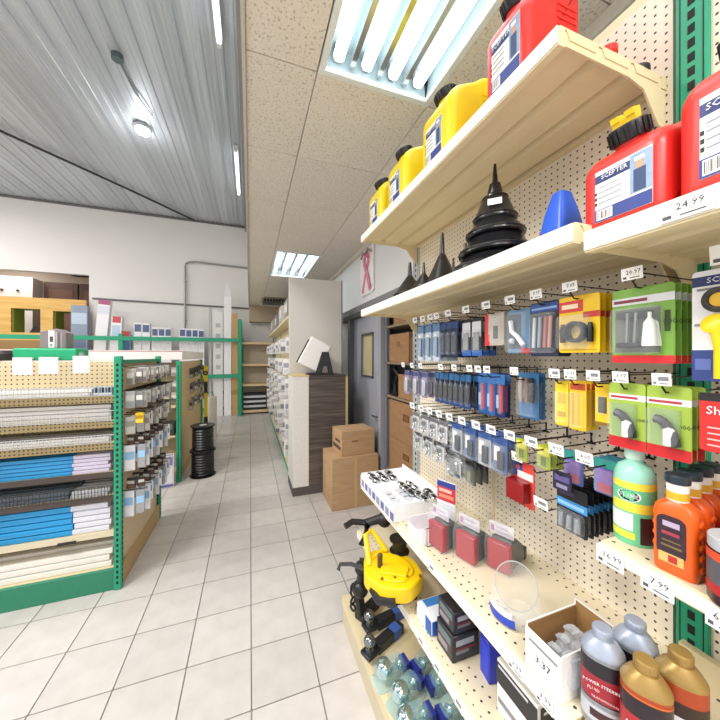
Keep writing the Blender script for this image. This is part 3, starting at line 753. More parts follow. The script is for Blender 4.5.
sp_ = [narrow('small purple and white pack, middle row, %s from the far end' % ORD[2-i], .05, .12, '#8f8aa6', [(0, 1, .8, .97, '#4b4f7c'), (.1, .5, .1, .7, '#d6d7e2'), (.6, .9, .1, .6, '#56506c')], 'small clear packs, far end of the middle row', '#b9bcc6') for i in range(3)]
rowof(sp_, (1.25, 1.33, 1.42), .765, HZ2-.012, 3, .035)
for y, t_ in ((.362, None), (.432, '3.97'), (.487, None), (.541, '3.97'), (.583, None), (.712, '9.97'), (.825, None), (.868, None), (.911, None), (1.0, None), (1.09, None), (1.25, None), (1.33, None), (1.42, None)):
    hook(y, HZ2+.004, .225, True, t_, .03, .024)
# row 3 (wire at about 1.24)
HZ3 = 1.232
pu = card('wire_card', 'teal and purple card on the lower peg row, left of the green bottle', 'wire pack', 'teal and purple cards', .05, .086, '#4a5f9c', [(0, 1, .74, .98, '#2d8f84'), (.1, .9, .3, .7, '#7d5aa8'), (.2, .8, .05, .3, '#b8405c')], (.08, .92, .06, .7, .012))
stack(pu, .80, .497, HZ3+.01, 3, .022, 'teal and purple card behind the front one of the right pile')
pv = dup(pu, (.79, .566, HZ3+.01), -90, 'teal and purple card beside the small yellow packs')
yg = card('connector_pack', 'small yellow green pack, right one of the pair in the lower peg row', 'connector pack', 'small yellow green packs', .042, .066, '#a9b63a', [(.1, .9, .55, .9, '#e2dc5c'), (.3, .7, .1, .5, '#6c7a2c')], (.06, .94, .08, .8, .012))
stack(yg, .775, .64, HZ3+.006, 3, .022, 'small yellow green pack behind the right one of the pair')
yh = dup(yg, (.775, .715, HZ3+.006), -90, 'small yellow green pack, left one of the pair in the lower peg row')
def clip_fill(t, w, h, zb):
    MB().box(-w*.06, w*.34, -.012, -.002, zb+h*.1, zb+h*.6).build('contents', C('#3d4048', .3, .3), t, bevel=.003, seg=1)
bg = [card('parts_bag', s, 'parts bag', 'clear parts bags', .062, .12, '#aab0bc' if i % 2 else '#5a6f98', [(0, 1, .78, .98, '#3f62a4'), (.1, .5, .3, .7, '#e6e4e0')], (.04, .96, .04, .78, .018), clip_fill) for i, s in enumerate(('dark clear parts bag, nearest in the lower row', 'pale parts bag, second nearest in the lower row', 'blue topped parts bag, third nearest in the lower row', 'pale parts bag with a grey clip, fourth in the lower row'))]
rowof(bg, (.79, .86, .935, 1.01), .765, HZ3-.004, 3, .03)
def silver(label, y, z, x):
    def f(t, w, h, zb):
        for k in range(3):
            m = MB(); m.torus((random.uniform(-.01, .01), -.008-.002*k, zb+h*(.2+.22*k)), .011, .0032, Matrix.Rotation(R(70+20*k), 4, 'X'), 14, 6); m.build('ring', chrome, t)
        MB().lathe([(.006, 0), (.009, .008), (.009, .016), (.005, .022)], 10, (.006, -.012, zb+h*.5)).build('clevis', C('#46484c', .3, .7), t)
    t = card('fitting_pack', label, 'fitting pack', 'clear packs of metal fittings', .056, .088, '#d9dadb', [(0, 1, .8, .98, '#6d6f75'), (.1, .4, .1, .4, '#3a3c42')], (.05, .95, .05, .8, .02), f, alpha=.18)
    t.children[0].data.materials[0] = C('#a9aaae', .3, .35, .75, 75)
    hang(t, x, y, z); return t
wr_ = ('upper tier, nearest', 'upper tier, second', 'upper tier, third', 'upper tier, farthest')
for i, y in enumerate((1.08, 1.15, 1.22, 1.30)):
    s_ = silver('clear pack of bright metal fittings, %s' % wr_[i], y, 1.218, .75)
    for k in (1, 2): dup(s_, (.75+.045*k, y, 1.218), -90, 'clear pack of bright metal fittings, %s, %s behind' % (wr_[i], ORD[k-1]))
wr2 = ('nearest of the lower tier', 'second of the lower tier', 'third of the lower tier')
for i, y in enumerate((1.13, 1.22, 1.31)):
    s_ = silver('clear pack of bright metal fittings, %s' % wr2[i], y, 1.118, .77)
    dup(s_, (.815, y, 1.118), -90, 'clear pack of bright metal fittings, hidden behind the %s' % wr2[i])
for y, t_ in ((.497, '4.97'), (.566, '4.97'), (.64, None), (.715, None), (.79, None), (.86, None), (.935, None), (1.01, None), (1.08, None), (1.15, None), (1.22, None), (1.30, None)):
    hook(y, HZ3+.006, .24, True, t_, .04, .028)
for y in (1.13, 1.22, 1.31): hook(y, 1.122, .215, True, None, .03, .022)
# row 4
def mirror_fill(t, w, h, zb):
    m = MB(); m.torus((0, -.012, zb+h*.45), w*.36, .004, Matrix.Rotation(PI/2, 4, 'X') @ Matrix.Scale(1.2, 4, (0, 1, 0)), 22, 6); m.build('ring', chrome, t)
    MB().lathe([(w*.3, 0), (w*.3, .003)], 22, mat=Matrix.Translation((0, -.006, zb+h*.45)) @ Matrix.Rotation(PI/2, 4, 'X')).build('mirror', C('#c7cfcf', .1, .8), t)
mi = card('mirror_pack', 'clear pack with an oval chrome ring above the white display box', 'mirror pack', 'oval mirror packs', .085, .10, '#cfd0cd', [(0, 1, .84, .98, '#8c8e92'), (.6, .95, .05, .2, '#3b3f6c')], (.04, .96, .05, .84, .02), mirror_fill, alpha=.15)
stack(mi, .80, 1.075, 1.085, 3, .03, 'clear oval ring pack behind the front one')
dk = card('cable_pack', 'dark and green cable pack right of the oval chrome ring', 'cable pack', 'dark cable packs', .06, .09, '#474a3c', [(.1, .9, .6, .95, '#24262a'), (.2, .5, .1, .5, '#7c8a54')], (.06, .94, .06, .8, .02))
stack(dk, .80, .975, 1.085, 3, .03, 'dark and green cable pack behind the front one')
for y in (1.075, .975): hook(y, 1.09, .20, False)
def lens_fill(t, w, h, zb):
    MB().box(-w*.38, w*.38, -.034, -.002, zb+h*.14, zb+h*.6).build('lens', C('#8c1219', .15), t, bevel=.004)
tl = card('tail_lamp_card', 'red card with a dark red square tail lamp hanging above the bare shelf', 'tail lamp', None, .088, .135, '#e0493c', [(0, .52, .66, .97, '#33529c'), (.3, .95, .62, .78, '#f0efec'), (.05, .4, .8, .9, '#cf5a6c')], None, lens_fill)
hang(tl, .80, .735, 1.158)
hook(.735, 1.162, .19, True, None, .04, .028); hook(.66, 1.165, .21, False)
hook(.66, 1.05, .18, True, None, .045, .03)
def socket(t, w, h, zb):
    for k in (-.25, .02, .27): MB().lathe([(.008, 0), (.008, .03), (.006, .035)], 10, (w*k, -.01, zb+h*.12)).build('socket', C('#9fa6ae', .2, .7), t)
bk = card('socket_card', 'black and blue socket card at the front of the lower stack', 'socket pack', 'black and blue socket cards', .082, .118, '#15161c', [(0, 1, .52, .70, '#3d8fd0'), (.05, .9, .56, .64, '#8fc4ec'), (.1, .6, .8, .9, '#3a3550')], (.05, .95, .05, .5, .018), socket)
stack(bk, .795, .575, 1.142, 7, .02, 'black and blue socket card farther back in the lower stack')
hook(.575, 1.146, .20, False)
bkh = card('header_card', 'dark card with purple print hanging above the black and blue stack', 'card', None, .05, .05, '#23233c', [(.1, .9, .5, .8, '#5d548c'), (.2, .8, .15, .35, '#8b86a8')])
hang(bkh, .76, .575, 1.188); hook(.575, 1.192, .23, False)
# right bay cards
def yspout(t, w, h, zb):
    m = MB(); m.tube([(-w*.12, -.016, zb+h*.03), (-w*.12, -.016, zb+h*.30), (-w*.16, -.018, zb+h*.48)], .0085, 12); m.build('spout_tube', C('#f0cf1c', .35), t)
    MB().lathe([(.017, 0), (.017, .006), (.011, .010)], 20, mat=Matrix.Translation((-w*.18, -.014, zb+h*.5)) @ Matrix.Rotation(R(70), 4, 'X')).build('spout_flange', C('#f0cf1c', .35), t)
    m = MB(); m.torus((-w*.16, -.012, zb+h*.72), .0165, .005, Matrix.Rotation(PI/2, 4, 'X') , 22, 8); m.build('collar', C('#33322f', .4), t)
    MB().lathe([(.0125, 0), (.0125, .004)], 18, mat=Matrix.Translation((-w*.16, -.008, zb+h*.72)) @ Matrix.Rotation(PI/2, 4, 'X')).build('collar_cap', C('#d8a91a', .4), t)
wsp = card('spout_card', 'white and navy card holding a yellow fuel spout on the right', 'spout', None, .11, .19, '#e9e9ec', [(0, 1, .86, .95, '#28356b'), (0, 1, 0, .28, '#2c3f80'), (.06, .5, .82, .84, '#80828c'), (.04, .22, .10, .2, '#5a6cae'), (.03, .12, .5, .52, '#8a8c94')], None, yspout, texts=(('SCEPTER', .013, .40, .905, '#f4f4f4'),))
hang(wsp, .74, .262, 1.635); hook(.262, 1.64, .245, True, '8.98', .052, .032)
sha = card('red_card', 'red printed card below the yellow fuel spout', 'card', None, .085, .10, '#cf2a2a', [(0, 1, .86, 1, '#1d1d20')] + [(.12, .7, .1+.1*k, .125+.1*k, '#f0b9b4') for k in range(4)], None, None, texts=(('Sha', .02, .26, .70, '#ffffff'),))
hang(sha, .74, .265, 1.425); hook(.265, 1.43, .24, False)

# ---------------------------------------------------------------- goods standing on the lower shelves
ZL = .7825
# brake fluid bottles
def oval(rx, ry, z, n=28, p=2.4):
    out = []
    for k in range(n):
        a = 2*PI*k/n; c, s = math.cos(a), math.sin(a)
        out.append((rx*math.copysign(abs(c)**(2/p), c), ry*math.copysign(abs(s)**(2/p), s), z))
    return out
def flask(label, loc, rz, cap, body, bands, texts, w=.070, d=.056, h=.137):
    t = thing('fluid_bottle', label, 'bottle', loc, rz, 'flat shouldered fluid bottles on the lower shelf')
    rx, ry = w/2, d/2
    MB().loft([oval(rx*.94, ry*.94, 0), oval(rx, ry, .006), oval(rx, ry, h)]).build('body', body, t)
    MB().loft([oval(rx, ry, h), oval(rx*1.01, ry*1.01, h+.003), oval(rx*.97, ry*.97, h+.007), oval(rx*.72, ry*.80, h+.019), oval(.0180, .0172, h+.0275, p=2), oval(.0150, .0150, h+.028, p=2), oval(.0150, .0150, h+.033, p=2)]).build('shoulder', cap, t)
    c = MB(); c.lathe([(.0160, 0), (.0166, .002), (.0166, .013), (.0150, .0155)], 24, (0, 0, h+.031))
    for k in range(20):
        a = 2*PI*k/20; c.box(.0163, .0173, -.0009, .0009, h+.034, h+.043, 0, Matrix.Rotation(a, 4, 'Z'))
    c.build('cap', cap, t)
    # printed bands wrap round the body
    m = MB(); mats = []
    for i, (z0, z1, a0, a1, col) in enumerate(bands):
        mt = C(col, .35, 0, .05, 40)
        if mt not in mats: mats.append(mt)
        e = 1.004 + .003*i; n = 14; vs = []
        for k in range(n+1):
            a = R(a0 + (a1-a0)*k/n); c_, s_ = math.cos(a), math.sin(a); p = 2.4
            x = rx*e*math.copysign(abs(c_)**(2/p), c_); y = ry*e*math.copysign(abs(s_)**(2/p), s_)
            vs += [(x, y, h*z0), (x, y, h*z1)]
        m.add(vs, [(2*k, 2*k+2, 2*k+3, 2*k+1) for k in range(n)], mats.index(mt), True)
    lb = m.build('label', mats, t)
    for s, size, fz, x, col in texts: lettering(s, size, x, -ry*1.03-.0004, h*fz, C(col, .5), lb, sx=.92)
    return t
silver_pl = C('#aab4c6', .3, .35, .06); gold_pl = C('#a88a50', .34, .4, .06)
sb = [(.0, .96, 0, -360, '#8e949c'), (.74, .95, -5, -175, '#1b1720'), (.40, .74, -5, -175, '#9a2030'), (.1, .32, -10, -170, '#b9bdc4'), (.16, .27, -45, -120, '#3c2027'), (.385, .40, -5, -175, '#15131a')]
gb_ = [(.0, .93, 0, -360, '#a8421c'), (.70, .93, -5, -175, '#211722'), (.28, .70, -5, -175, '#a8232a'), (.05, .2, -5, -175, '#d9d3c8'), (.93, .955, -5, -175, '#c8622a')]
flask('silver capped bottle in front, with a black and red label, beside the white carton', (.655, .411, ZL), -58, silver_pl, C('#8e949c', .35, .3), sb,
      [('POWER STEERING', .0082, .65, 0, '#f4f2f2'), ('FLUID', .008, .56, -.014, '#f4d9d9'), ('TRANSMISSION', .0065, .46, .003, '#e8d0d0')])
flask('silver capped bottle standing behind the other silver one', (.735, .400, ZL), -58, silver_pl, C('#8e949c', .35, .3), sb, [('POWER STEERING', .0082, .65, 0, '#f4f2f2')])
flask('gold capped brake fluid bottle in front, nearest the camera', (.657, .342, ZL), -56, gold_pl, C('#a8421c', .35, .1), gb_,
      [('BRAKE FLUID', .0108, .60, 0, '#ffffff'), ('SYNTHETIC', .006, .46, 0, '#f0d0c8')])
flask('gold capped orange bottle standing behind the other gold one', (.735, .330, ZL), -56, gold_pl, C('#a8421c', .35, .1), [(.0, .9, 0, -360, '#a8421c'), (.1, .8, -20, -150, '#2a1712'), (.3, .62, -50, -110, '#e6e9ee')], [])
# white carton with clear bags inside
ct = thing('white_carton', 'open white carton full of clear bags, beside the silver capped bottles', 'box', (.603, .545, ZL), -90)
cw, cd_, ch = .088, .165, .10
cm = MB(); k_ = .003
cm.box(0, cw, 0, k_, 0, ch*.92); cm.box(0, cw, cd_-k_, cd_, 0, ch*1.12); cm.box(0, k_, k_, cd_-k_, 0, ch); cm.box(cw-k_, cw, k_, cd_-k_, 0, ch*.95); cm.box(k_, cw-k_, k_, cd_-k_, 0, k_)
cm.build('carton_walls', C('#eceae8', .6, 0, .03), ct)
ci = MB(); q = k_+.0004
ci.box(q, cw-q, q, q+.0008, k_, ch*.9); ci.box(q, cw-q, cd_-q-.0008, cd_-q, k_, ch*1.1); ci.box(q, q+.0008, q, cd_-q, k_, ch*.98); ci.box(cw-q-.0008, cw-q, q, cd_-q, k_, ch*.93)
ci.build('carton_lining', card_dark, ct)
lb = decal('label', ct, -.0006, [(cw*.1, cw*.95, ch*.2, ch*.62, C('#f4f3f1', .6)), (cw*.12, cw*.9, ch*.68, ch*.74, C('#8f8f95', .6))])
lettering('3.37', .022, cw*.52, -.0018, ch*.42, ink, lb)
for k in range(6):
    bgm = MB(); bgm.loft([[(x*s_+.004*math.sin(5*x*60+k), y*s_, z) for x, y in rr(.034, .034, .01, 3)] for s_, z in ((.7, 0), (1.05, .012), (.9, .035), (.5, .05), (.75, .058))])
    tag(bgm.build('clear_bag', CLEAR('#dfe7ee', .3), None, (.63+.026*(k % 4)+.01, .50-.036*(k//4)-.0, ZL+.012+.012*(k % 3))), 'crumpled clear bag of small parts in the open white carton, %s, %s column' % ('front row' if k < 4 else 'back row', ORD[k % 4]), 'bag', 'clear bags in the white carton')
# clear tub with a blue label
tb = thing('clear_tub', 'empty clear plastic tub with a blue and white label on the bare shelf', 'tub', (.695, .66, ZL))
def tub_ring(r, z, k, n=44):
    # k: how far the mouth leans towards the aisle corner
    return [(r*math.cos(2*PI*i/n), r*math.sin(2*PI*i/n), z + k*r*(math.cos(2*PI*i/n)*.72 + math.sin(2*PI*i/n)*.69)) for i in range(n)]
m = MB(); m.loft([tub_ring(.058, 0, 0), tub_ring(.064, .005, 0), tub_ring(.066, .03, .1), tub_ring(.060, .06, .45), tub_ring(.053, .082, .62)], cap=False)
m.loft([tub_ring(.0515, .082, .62), tub_ring(.0585, .06, .45), tub_ring(.0645, .03, .1), tub_ring(.0625, .006, 0)], cap=False)
m.build('wall', CLEAR('#f2f6f8', .10), tb)
MB().lathe([(.057, .001), (.057, .004)], 40).build('bottom', CLEAR('#e9eff2', .12), tb)
q = MB(); q.tube(tub_ring(.053, .082, .62) + tub_ring(.053, .082, .62)[:1], .0016, 6); q.build('rim', C('#b3b5b4', .25), tb)
def arc(mb, r0, r1, z0, z1, a0, a1, n=16, mi=0):
    vs = []
    for k in range(n+1):
        a = R(a0+(a1-a0)*k/n); vs += [(r0*math.cos(a), r0*math.sin(a), z0), (r1*math.cos(a), r1*math.sin(a), z1)]
    mb.add(vs, [(2*k, 2*k+2, 2*k+3, 2*k+1) for k in range(n)], mi, True)
lm = MB(); arc(lm, .0672, .0672, .008, .030, 135, 222, 16, 0); arc(lm, .0674, .0655, .030, .045, 140, 215, 16, 1)
lm.build('label', [C('#2b45b4', .4), C('#e9edf4', .4)], tb)
# three clear packs with red lamps
def lamp_pack(label, loc, rz, gap=.0):
    t = thing('lamp_pack', label, 'lamp pack', loc, rz, 'clear packs with red lamps on the lower shelf'); t.scale = (1.2, 1.3, 1.3)
    MB().box(-.032, .032, -.034, -.014, .003, .074).build('lens', C('#a01226', .18, 0, .15, 50), t, bevel=.004)
    m = MB(); m.prism([(-.0135, .003), (.066, .003), (.070, .02), (.055, .05), (.022, .074), (-.0135, .078)], 'x', -.030, .030); m.build('housing', C('#3d4240', .4, 0, .25, 30), t, bevel=.006)
    MB().box(.0, .032, .062, .078, .002, .034).build('foot', black, t, bevel=.003)
    m = MB(); m.prism([(-.04, .0), (.084, 0), (.086, .02), (.064, .06), (.022, .10), (-.012, .118), (-.030, .10), (-.042, .07)], 'x', -.037, .037)
    m.build('bag', CLEAR('#eef2f5', .09), t, bevel=.004)
    MB().box(-.034, .034, -.013, -.012, .085, .116).build('header', C('#e3e1ea', .3, 0, .03, 20, .45), t)
    decal('print', t, -.0136, [(-.030, -.020, .092, .106, C('#a06a9a', .5)), (-.014, .028, .092, .096, C('#a9a3b8', .5)), (-.014, .020, .103, .107, C('#a9a3b8', .5))])
    return t
lamp_pack('clear pack with a bright red lamp, leftmost of the three, beside the small white tray', (.69, .99, ZL), -80)
lamp_pack('clear pack with a red lamp, middle one of the three', (.745, .90, ZL), -74)
lamp_pack('clear pack with a dark red lamp, rightmost of the three, nearest the bare shelf', (.815, .825, ZL), -68)
rc = card('header_bag', 'bag with a red and blue header card standing behind the leftmost lamp pack', 'bag', None, .085, .19, '#dfe0e6', [(0, 1, .55, .86, '#c8344a'), (0, 1, .86, .98, '#2c3a8c'), (.1, .9, .62, .7, '#e98a6a'), (.1, .8, .75, .82, '#f2b7a4')], (.03, .97, .03, .5, .02))
hang(rc, .775, 1.095, ZL+.18, -66)
# small white tray
tr = thing('white_tray', 'small open white tray with a red part, between the display box and the red lamps', 'box', (.607, 1.115, ZL), -90)
m = MB(); tw_, td, th_ = .10, .13, .058
m.box(0, tw_, 0, .003, 0, th_*.75); m.box(0, tw_, td-.003, td, 0, th_*1.5); m.box(0, .003, .003, td-.003, 0, th_*1.1); m.box(tw_-.003, tw_, .003, td-.003, 0, th_); m.box(.003, tw_-.003, .003, td-.003, 0, .003)
m.build('tray_walls', C('#eeeef0', .6), tr)
dv = thing('shelf_divider', 'thin black wire divider standing beside the small white tray', 'divider', (.625, 1.003, ZL))
u = MB(); u.tube([(0, 0, .002), (0, 0, .07), (.16, 0, .07), (.16, 0, .002), (0, 0, .002)], .0016, 5); u.build('wire', black, dv)
rp = MB(); pillow(rp, rr(.045, .04, .012, 4), 'z', 0, .022, .008)
tag(rp.build('red_part', C('#c8242c', .35), None, (.675, 1.06, ZL+.004)), 'red plastic part lying in the small white tray', 'part')
# display box of chrome fittings
db = thing('display_box', 'white counter display box with purple print at the far end of the lower shelf', 'box', (.575, 1.60, ZL), -90)
bw, bd_, bh = .40, .26, .062
m = MB(); m.box(0, bw, 0, .004, 0, bh); m.box(0, bw, bd_-.004, bd_, 0, bh+.03); m.box(0, .004, .004, bd_-.004, 0, bh+.01); m.box(bw-.004, bw, .004, bd_-.004, 0, bh+.01); m.box(.004, bw-.004, .004, bd_-.004, 0, .004)
m.build('box_walls', C('#f1f1f4', .55), db)
MB().box(.005, bw-.005, .005, bd_-.005, .02, bh-.006).build('insert', C('#f7f7f8', .6), db)
hl = MB()
for i in range(3):
    for j in range(2): hl.lathe([(.026, bh-.0058), (.026, bh-.0052)], 18, (bw*.82-.055*i*.8, .05+.065*j, 0), cap=True)
hl.build('empty_socket', C('#cfd0d6', .7), db)
decal('print', db, -.0006, [(.01, bw-.01, .006, bh-.006, C('#e7e7f0', .5))] + [(.02+.052*k, .02+.052*k+.036, .012, .046, C('#70709c' if k % 2 else '#9496b4', .5)) for k in range(8)])
FT = {}
def fitting(label, x, y):
    t = thing('chrome_fitting', label, 'fitting', (x, y, ZL+bh-.006), random.uniform(0, 90), 'chrome fittings in the display box'); t.scale = (1.25, 1.25, 1.25)
    m = MB(); m.torus((0, 0, .012), .017, .0045, Matrix.Rotation(R(25), 4, 'X'), 18, 8); m.build('ring', chrome, t)
    MB().lathe([(.010, 0), (.013, .004), (.013, .012), (.006, .018)], 14).build('hub', C('#3d3e44', .25, .8), t)
for (x, y, w_) in [(.62+.05*i, 1.545-.05*j, 'far left cluster in the display box') for i in range(3) for j in range(2)]:
    FT[w_] = FT.get(w_, -1) + 1; fitting('chrome ring fitting, %s of the %s' % (ORD[FT[w_]], w_), x, y)
for (x, y, w_) in [(.72+.045*i, 1.385-.045*j, 'middle cluster in the display box') for i in range(2) for j in range(3)][:5]:
    FT[w_] = FT.get(w_, -1) + 1; fitting('chrome ring fitting, %s of the %s' % (ORD[FT[w_]], w_), x, y)
for (x, y, w_) in [(.745+.05*i, 1.265-.045*j, 'near right cluster in the display box') for i in range(2) for j in range(2)]:
    FT[w_] = FT.get(w_, -1) + 1; fitting('chrome ring fitting, %s of the %s' % (ORD[FT[w_]], w_), x, y)

# ---- small right-hand shelf
ZR = 1.0965
sl = thing('sealant_bottle', 'pale green sealant bottle with yellow label bands on the small right shelf', 'bottle', (.80, .437, ZR), -75)
r = .036
MB().lathe([(r*.94, 0), (r, .005), (r, .135), (r*.97, .146), (r*.8, .162), (r*.42, .172), (r*.40, .180)], 32).build('body', C('#9fdcc6', .3, 0, .04), sl)
m = MB(); m.lathe([(.0165, .178), (.0175, .181), (.0175, .199), (.016, .202), (.007, .203)], 24); m.build('cap', C('#cdeee2', .35), sl)
m = MB(); mats_ = [C('#6cc795', .4), C('#efe04a', .4), C('#3a2024', .4), C('#15161a', .4), C('#e8f4ec', .4)]
arc(m, r*1.006, r*1.006, .0, .128, -178, 178, 40, 0); arc(m, r*1.010, r*1.010, .118, .133, -178, 178, 40, 1); arc(m, r*1.010, r*1.010, .070, .090, -178, 178, 40, 1); arc(m, r*1.010, r*1.010, .012, .026, -178, -75, 20, 1)
arc(m, r*1.012, r*1.012, .09, .118, -178, 178, 40, 0)
arc(m, r*1.016, r*1.016, .030, .066, -170, -80, 20, 4); arc(m, r*1.018, r*1.018, .006, .062, -62, 0, 14, 2)
lb = m.build('label', mats_, sl)
# oval emblem: black ellipse with white lettering, curved on the bottle
m = MB(); n = 26; vs = []
for sc_, e in ((1, 1.022), (.84, 1.028)):
    for k in range(n):
        a = 2*PI*k/n; th = R(-92) + .58*sc_*math.cos(a); z = .104 + .0125*sc_*math.sin(a); vs.append((r*e*math.cos(th), r*e*math.sin(th), z))
m.add(vs, [tuple(range(n))], 0); m.add(vs, [tuple(range(n, 2*n))], 1)
em = m.build('emblem', [C('#f2f4f2', .4), C('#14151a', .4)], sl)
for i, ch_ in enumerate('SLIME'):
    th = R(-92) + .185*(i-2); q = lettering(ch_, .0105, r*1.035*math.cos(th), r*1.035*math.sin(th), .104, C('#f2f4f2', .5), em, 'lettering'); q.rotation_euler = (R(90), 0, th + PI/2)
def orange(label, loc, col='#e8601c'):
    t = thing('cleaner_bottle', label, 'bottle', loc, -84, 'orange flat bottles on the small right shelf')
    w, d, h = .062, .040, .125
    m = MB()
    m.loft([[(x, y, z) for x, y in rr(w*s_, d*s2, .012, 4)] for s_, s2, z in ((.95, .9, 0), (1, 1, .006), (1, 1, .045), (.97, 1, .06), (1, 1, .075), (1, 1, h-.012), (.93, .95, h-.003), (.6, .75, h+.008), (.40, .62, h+.012))])
    m.build('body', C(col, .3, 0, .05, 20), t, angle=50)
    g = MB().ball((0, 0, 0), .007, 8, 6, .6, 1.4, 1).build('grip_bump', C(col, .3, 0, .05, 20), t)
    for k in range(5):
        for s_ in (-1, 1):
            o = g
            if k or s_ > 0: o = g.copy(); COL.objects.link(o)
            o.location = (s_*w*.5, 0, .022+.02*k)
    MB().lathe([(.0155, 0), (.0158, .03), (.014, .034)], 20, (0, 0, h+.010)).build('neck_sleeve', C('#eee9e2', .4), t)
    MB().lathe([(.0161, .003), (.0161, .017)], 20, (0, 0, h+.010), cap=False).build('neck_band', C('#e2b02a', .4), t)
    c = MB(); c.lathe([(.0172, 0), (.0178, .002), (.0178, .014), (.016, .016)], 22, (0, 0, h+.042)); c.build('cap', C('#23303c', .4), t)
    y0 = -d/2-.0006
    m = MB(); pr = rr(w*.66, h*.62, .012, 4, -w*.04, h*.55); m.prism(pr, 'y', y0, y0+.001)
    lb = m.build('label', C('#33202c', .35, 0, .2, 60), t)
    decal('print', lb, y0-.0004, [(-w*.32, w*.24, h*.16, h*.30, C('#d8b46a', .4))])
    decal('print', lb, y0-.0009, [(-w*.10, w*.10, h*.18, h*.28, C('#b8282a', .4)), (-w*.26, w*.2, h*.40, h*.43, C('#7c6a3c', .5)), (-w*.24, w*.18, h*.48, h*.50, C('#7c6a3c', .5)), (-w*.22, w*.16, h*.70, h*.78, C('#b9a8c4', .5)), (-w*.24, w*.16, h*.58, h*.63, C('#a03a4a', .5))])
    return t
for k, s in enumerate(('front one of the row, with its dark label in full view', 'second of the row from the front', 'third of the row from the front', 'last of the row against the pegboard')):
    orange('orange flat bottle, %s' % s, (.752+.047*k, .342+.004*k, ZR))
for k, s in enumerate(('front one of the second row', 'second one of the second row')):
    orange('orange flat bottle behind the dark jar, %s' % s, (.80+.05*k, .268, ZR), '#dd4c1a')
jr = thing('dark_jar', 'dark red jar with a grey lid, cut by the right edge', 'jar', (.742, .262, ZR), -85)
MB().lathe([(.033, 0), (.035, .004), (.035, .085), (.031, .092)], 28).build('body', C('#3a1216', .25), jr)
MB().lathe([(.034, .088), (.0345, .09), (.0345, .106), (.033, .108)], 28).build('lid', C('#b7bcc2', .35), jr)
m = MB(); arc(m, .0353, .0353, .03, .085, -178, 0, 24, 0); arc(m, .0356, .0356, .018, .034, -178, 0, 24, 1); arc(m, .0356, .0356, .072, .086, -178, 0, 24, 2)
m.build('label', [C('#55565e', .4), C('#b02428', .4), C('#d8502a', .4)], jr)

# ---- second shelf
Z3 = .5105
def carton(label, loc, rz, w, d, h, mat, bands=(), group=None, name='carton', texts=(), cat='box'):
    t = thing(name, label, cat, loc, rz, group)
    MB().box(-w/2, w/2, 0, d, 0, h).build('box_body', mat, t, bevel=min(.0025, h*.05), seg=1)
    if bands:
        lb = decal('print', t, -.0006, [(w*(a-.5), w*(b-.5), h*z0, h*z1, C(c, .5, 0, .1, 40)) for a, b, z0, z1, c in bands])
        for s, size, fx, fz, c in texts: lettering(s, size, w*(fx-.5), -.0022, h*fz, C(c, .5), lb)
    return t
bx1 = carton('white and blue box on the second shelf beside the yellow winch', (.600, .985, Z3), -90, .10, .13, .055, C('#dfe3ee', .5), [(0, .72, 0, .55, '#e3e6f0'), (.62, 1, 0, .98, '#2a5fb4')])
MB().box(.05, .0515, .004, .126, .003, .052).build('end_print', C('#2456b0', .5), bx1); MB().box(-.045, -.01, .02, .11, .055, .0556).build('top_stripe', C('#3a7cc4', .5), bx1)
blk = C('#24252a', .4, 0, .1, 30)
side = [(.06, .94, .1, .9, '#3a3c42'), (.12, .88, .55, .85, '#5f7478'), (.12, .7, .2, .45, '#8a8d92'), (.06, .94, .46, .52, '#7a2a30')]
def black_box(label, loc, h=.085, w=.10, d=.105):
    t = carton(label, loc, -90, w, d, h, blk, side, 'black boxes on the second shelf')
    m = decal('side_print', t, -.0006, [(-.045, .045, .005, h-.005, C('#33353b', .5)), (-.04, .03, h*.6, h*.82, C('#a9adb4', .5)), (-.04, .01, h*.3, h*.42, C('#7d8087', .5)), (-.04, .04, h*.45, h*.5, C('#9c3038', .5))])
    m.rotation_euler = (0, 0, PI/2); m.location = (w/2, d/2, 0)
    return t
black_box('black printed box, lower one of the stack on the second shelf', (.612, .875, Z3), .085, .09)
black_box('black printed box on top of the lower black one', (.620, .878, Z3+.0855), .07, .09)
carton('blue upright box at the right of the black stack', (.68, .765, Z3), -100, .05, .13, .12, C('#2737b8', .35), [(.1, .9, .1, .9, '#3144c8')])
wbx = carton('white box with black print under the shelf lip, nearest the camera', (.652, .62, Z3), -90, .13, .16, .145, C('#e8e8ea', .5), [(0, 1, .55, .95, '#29282c'), (.05, .8, .86, .91, '#c9c9cd'), (.05, .6, .2, .3, '#8a8a90')])
lb = decal('side_print', wbx, -.0006, [(-.07, .07, .08, .135, C('#29282c', .5)), (-.06, .05, .115, .122, C('#d0d0d4', .5)), (-.06, .03, .02, .03, C('#8a8a90', .5))]); lb.rotation_euler = (0, 0, PI/2); lb.location = (.065, .08, 0)

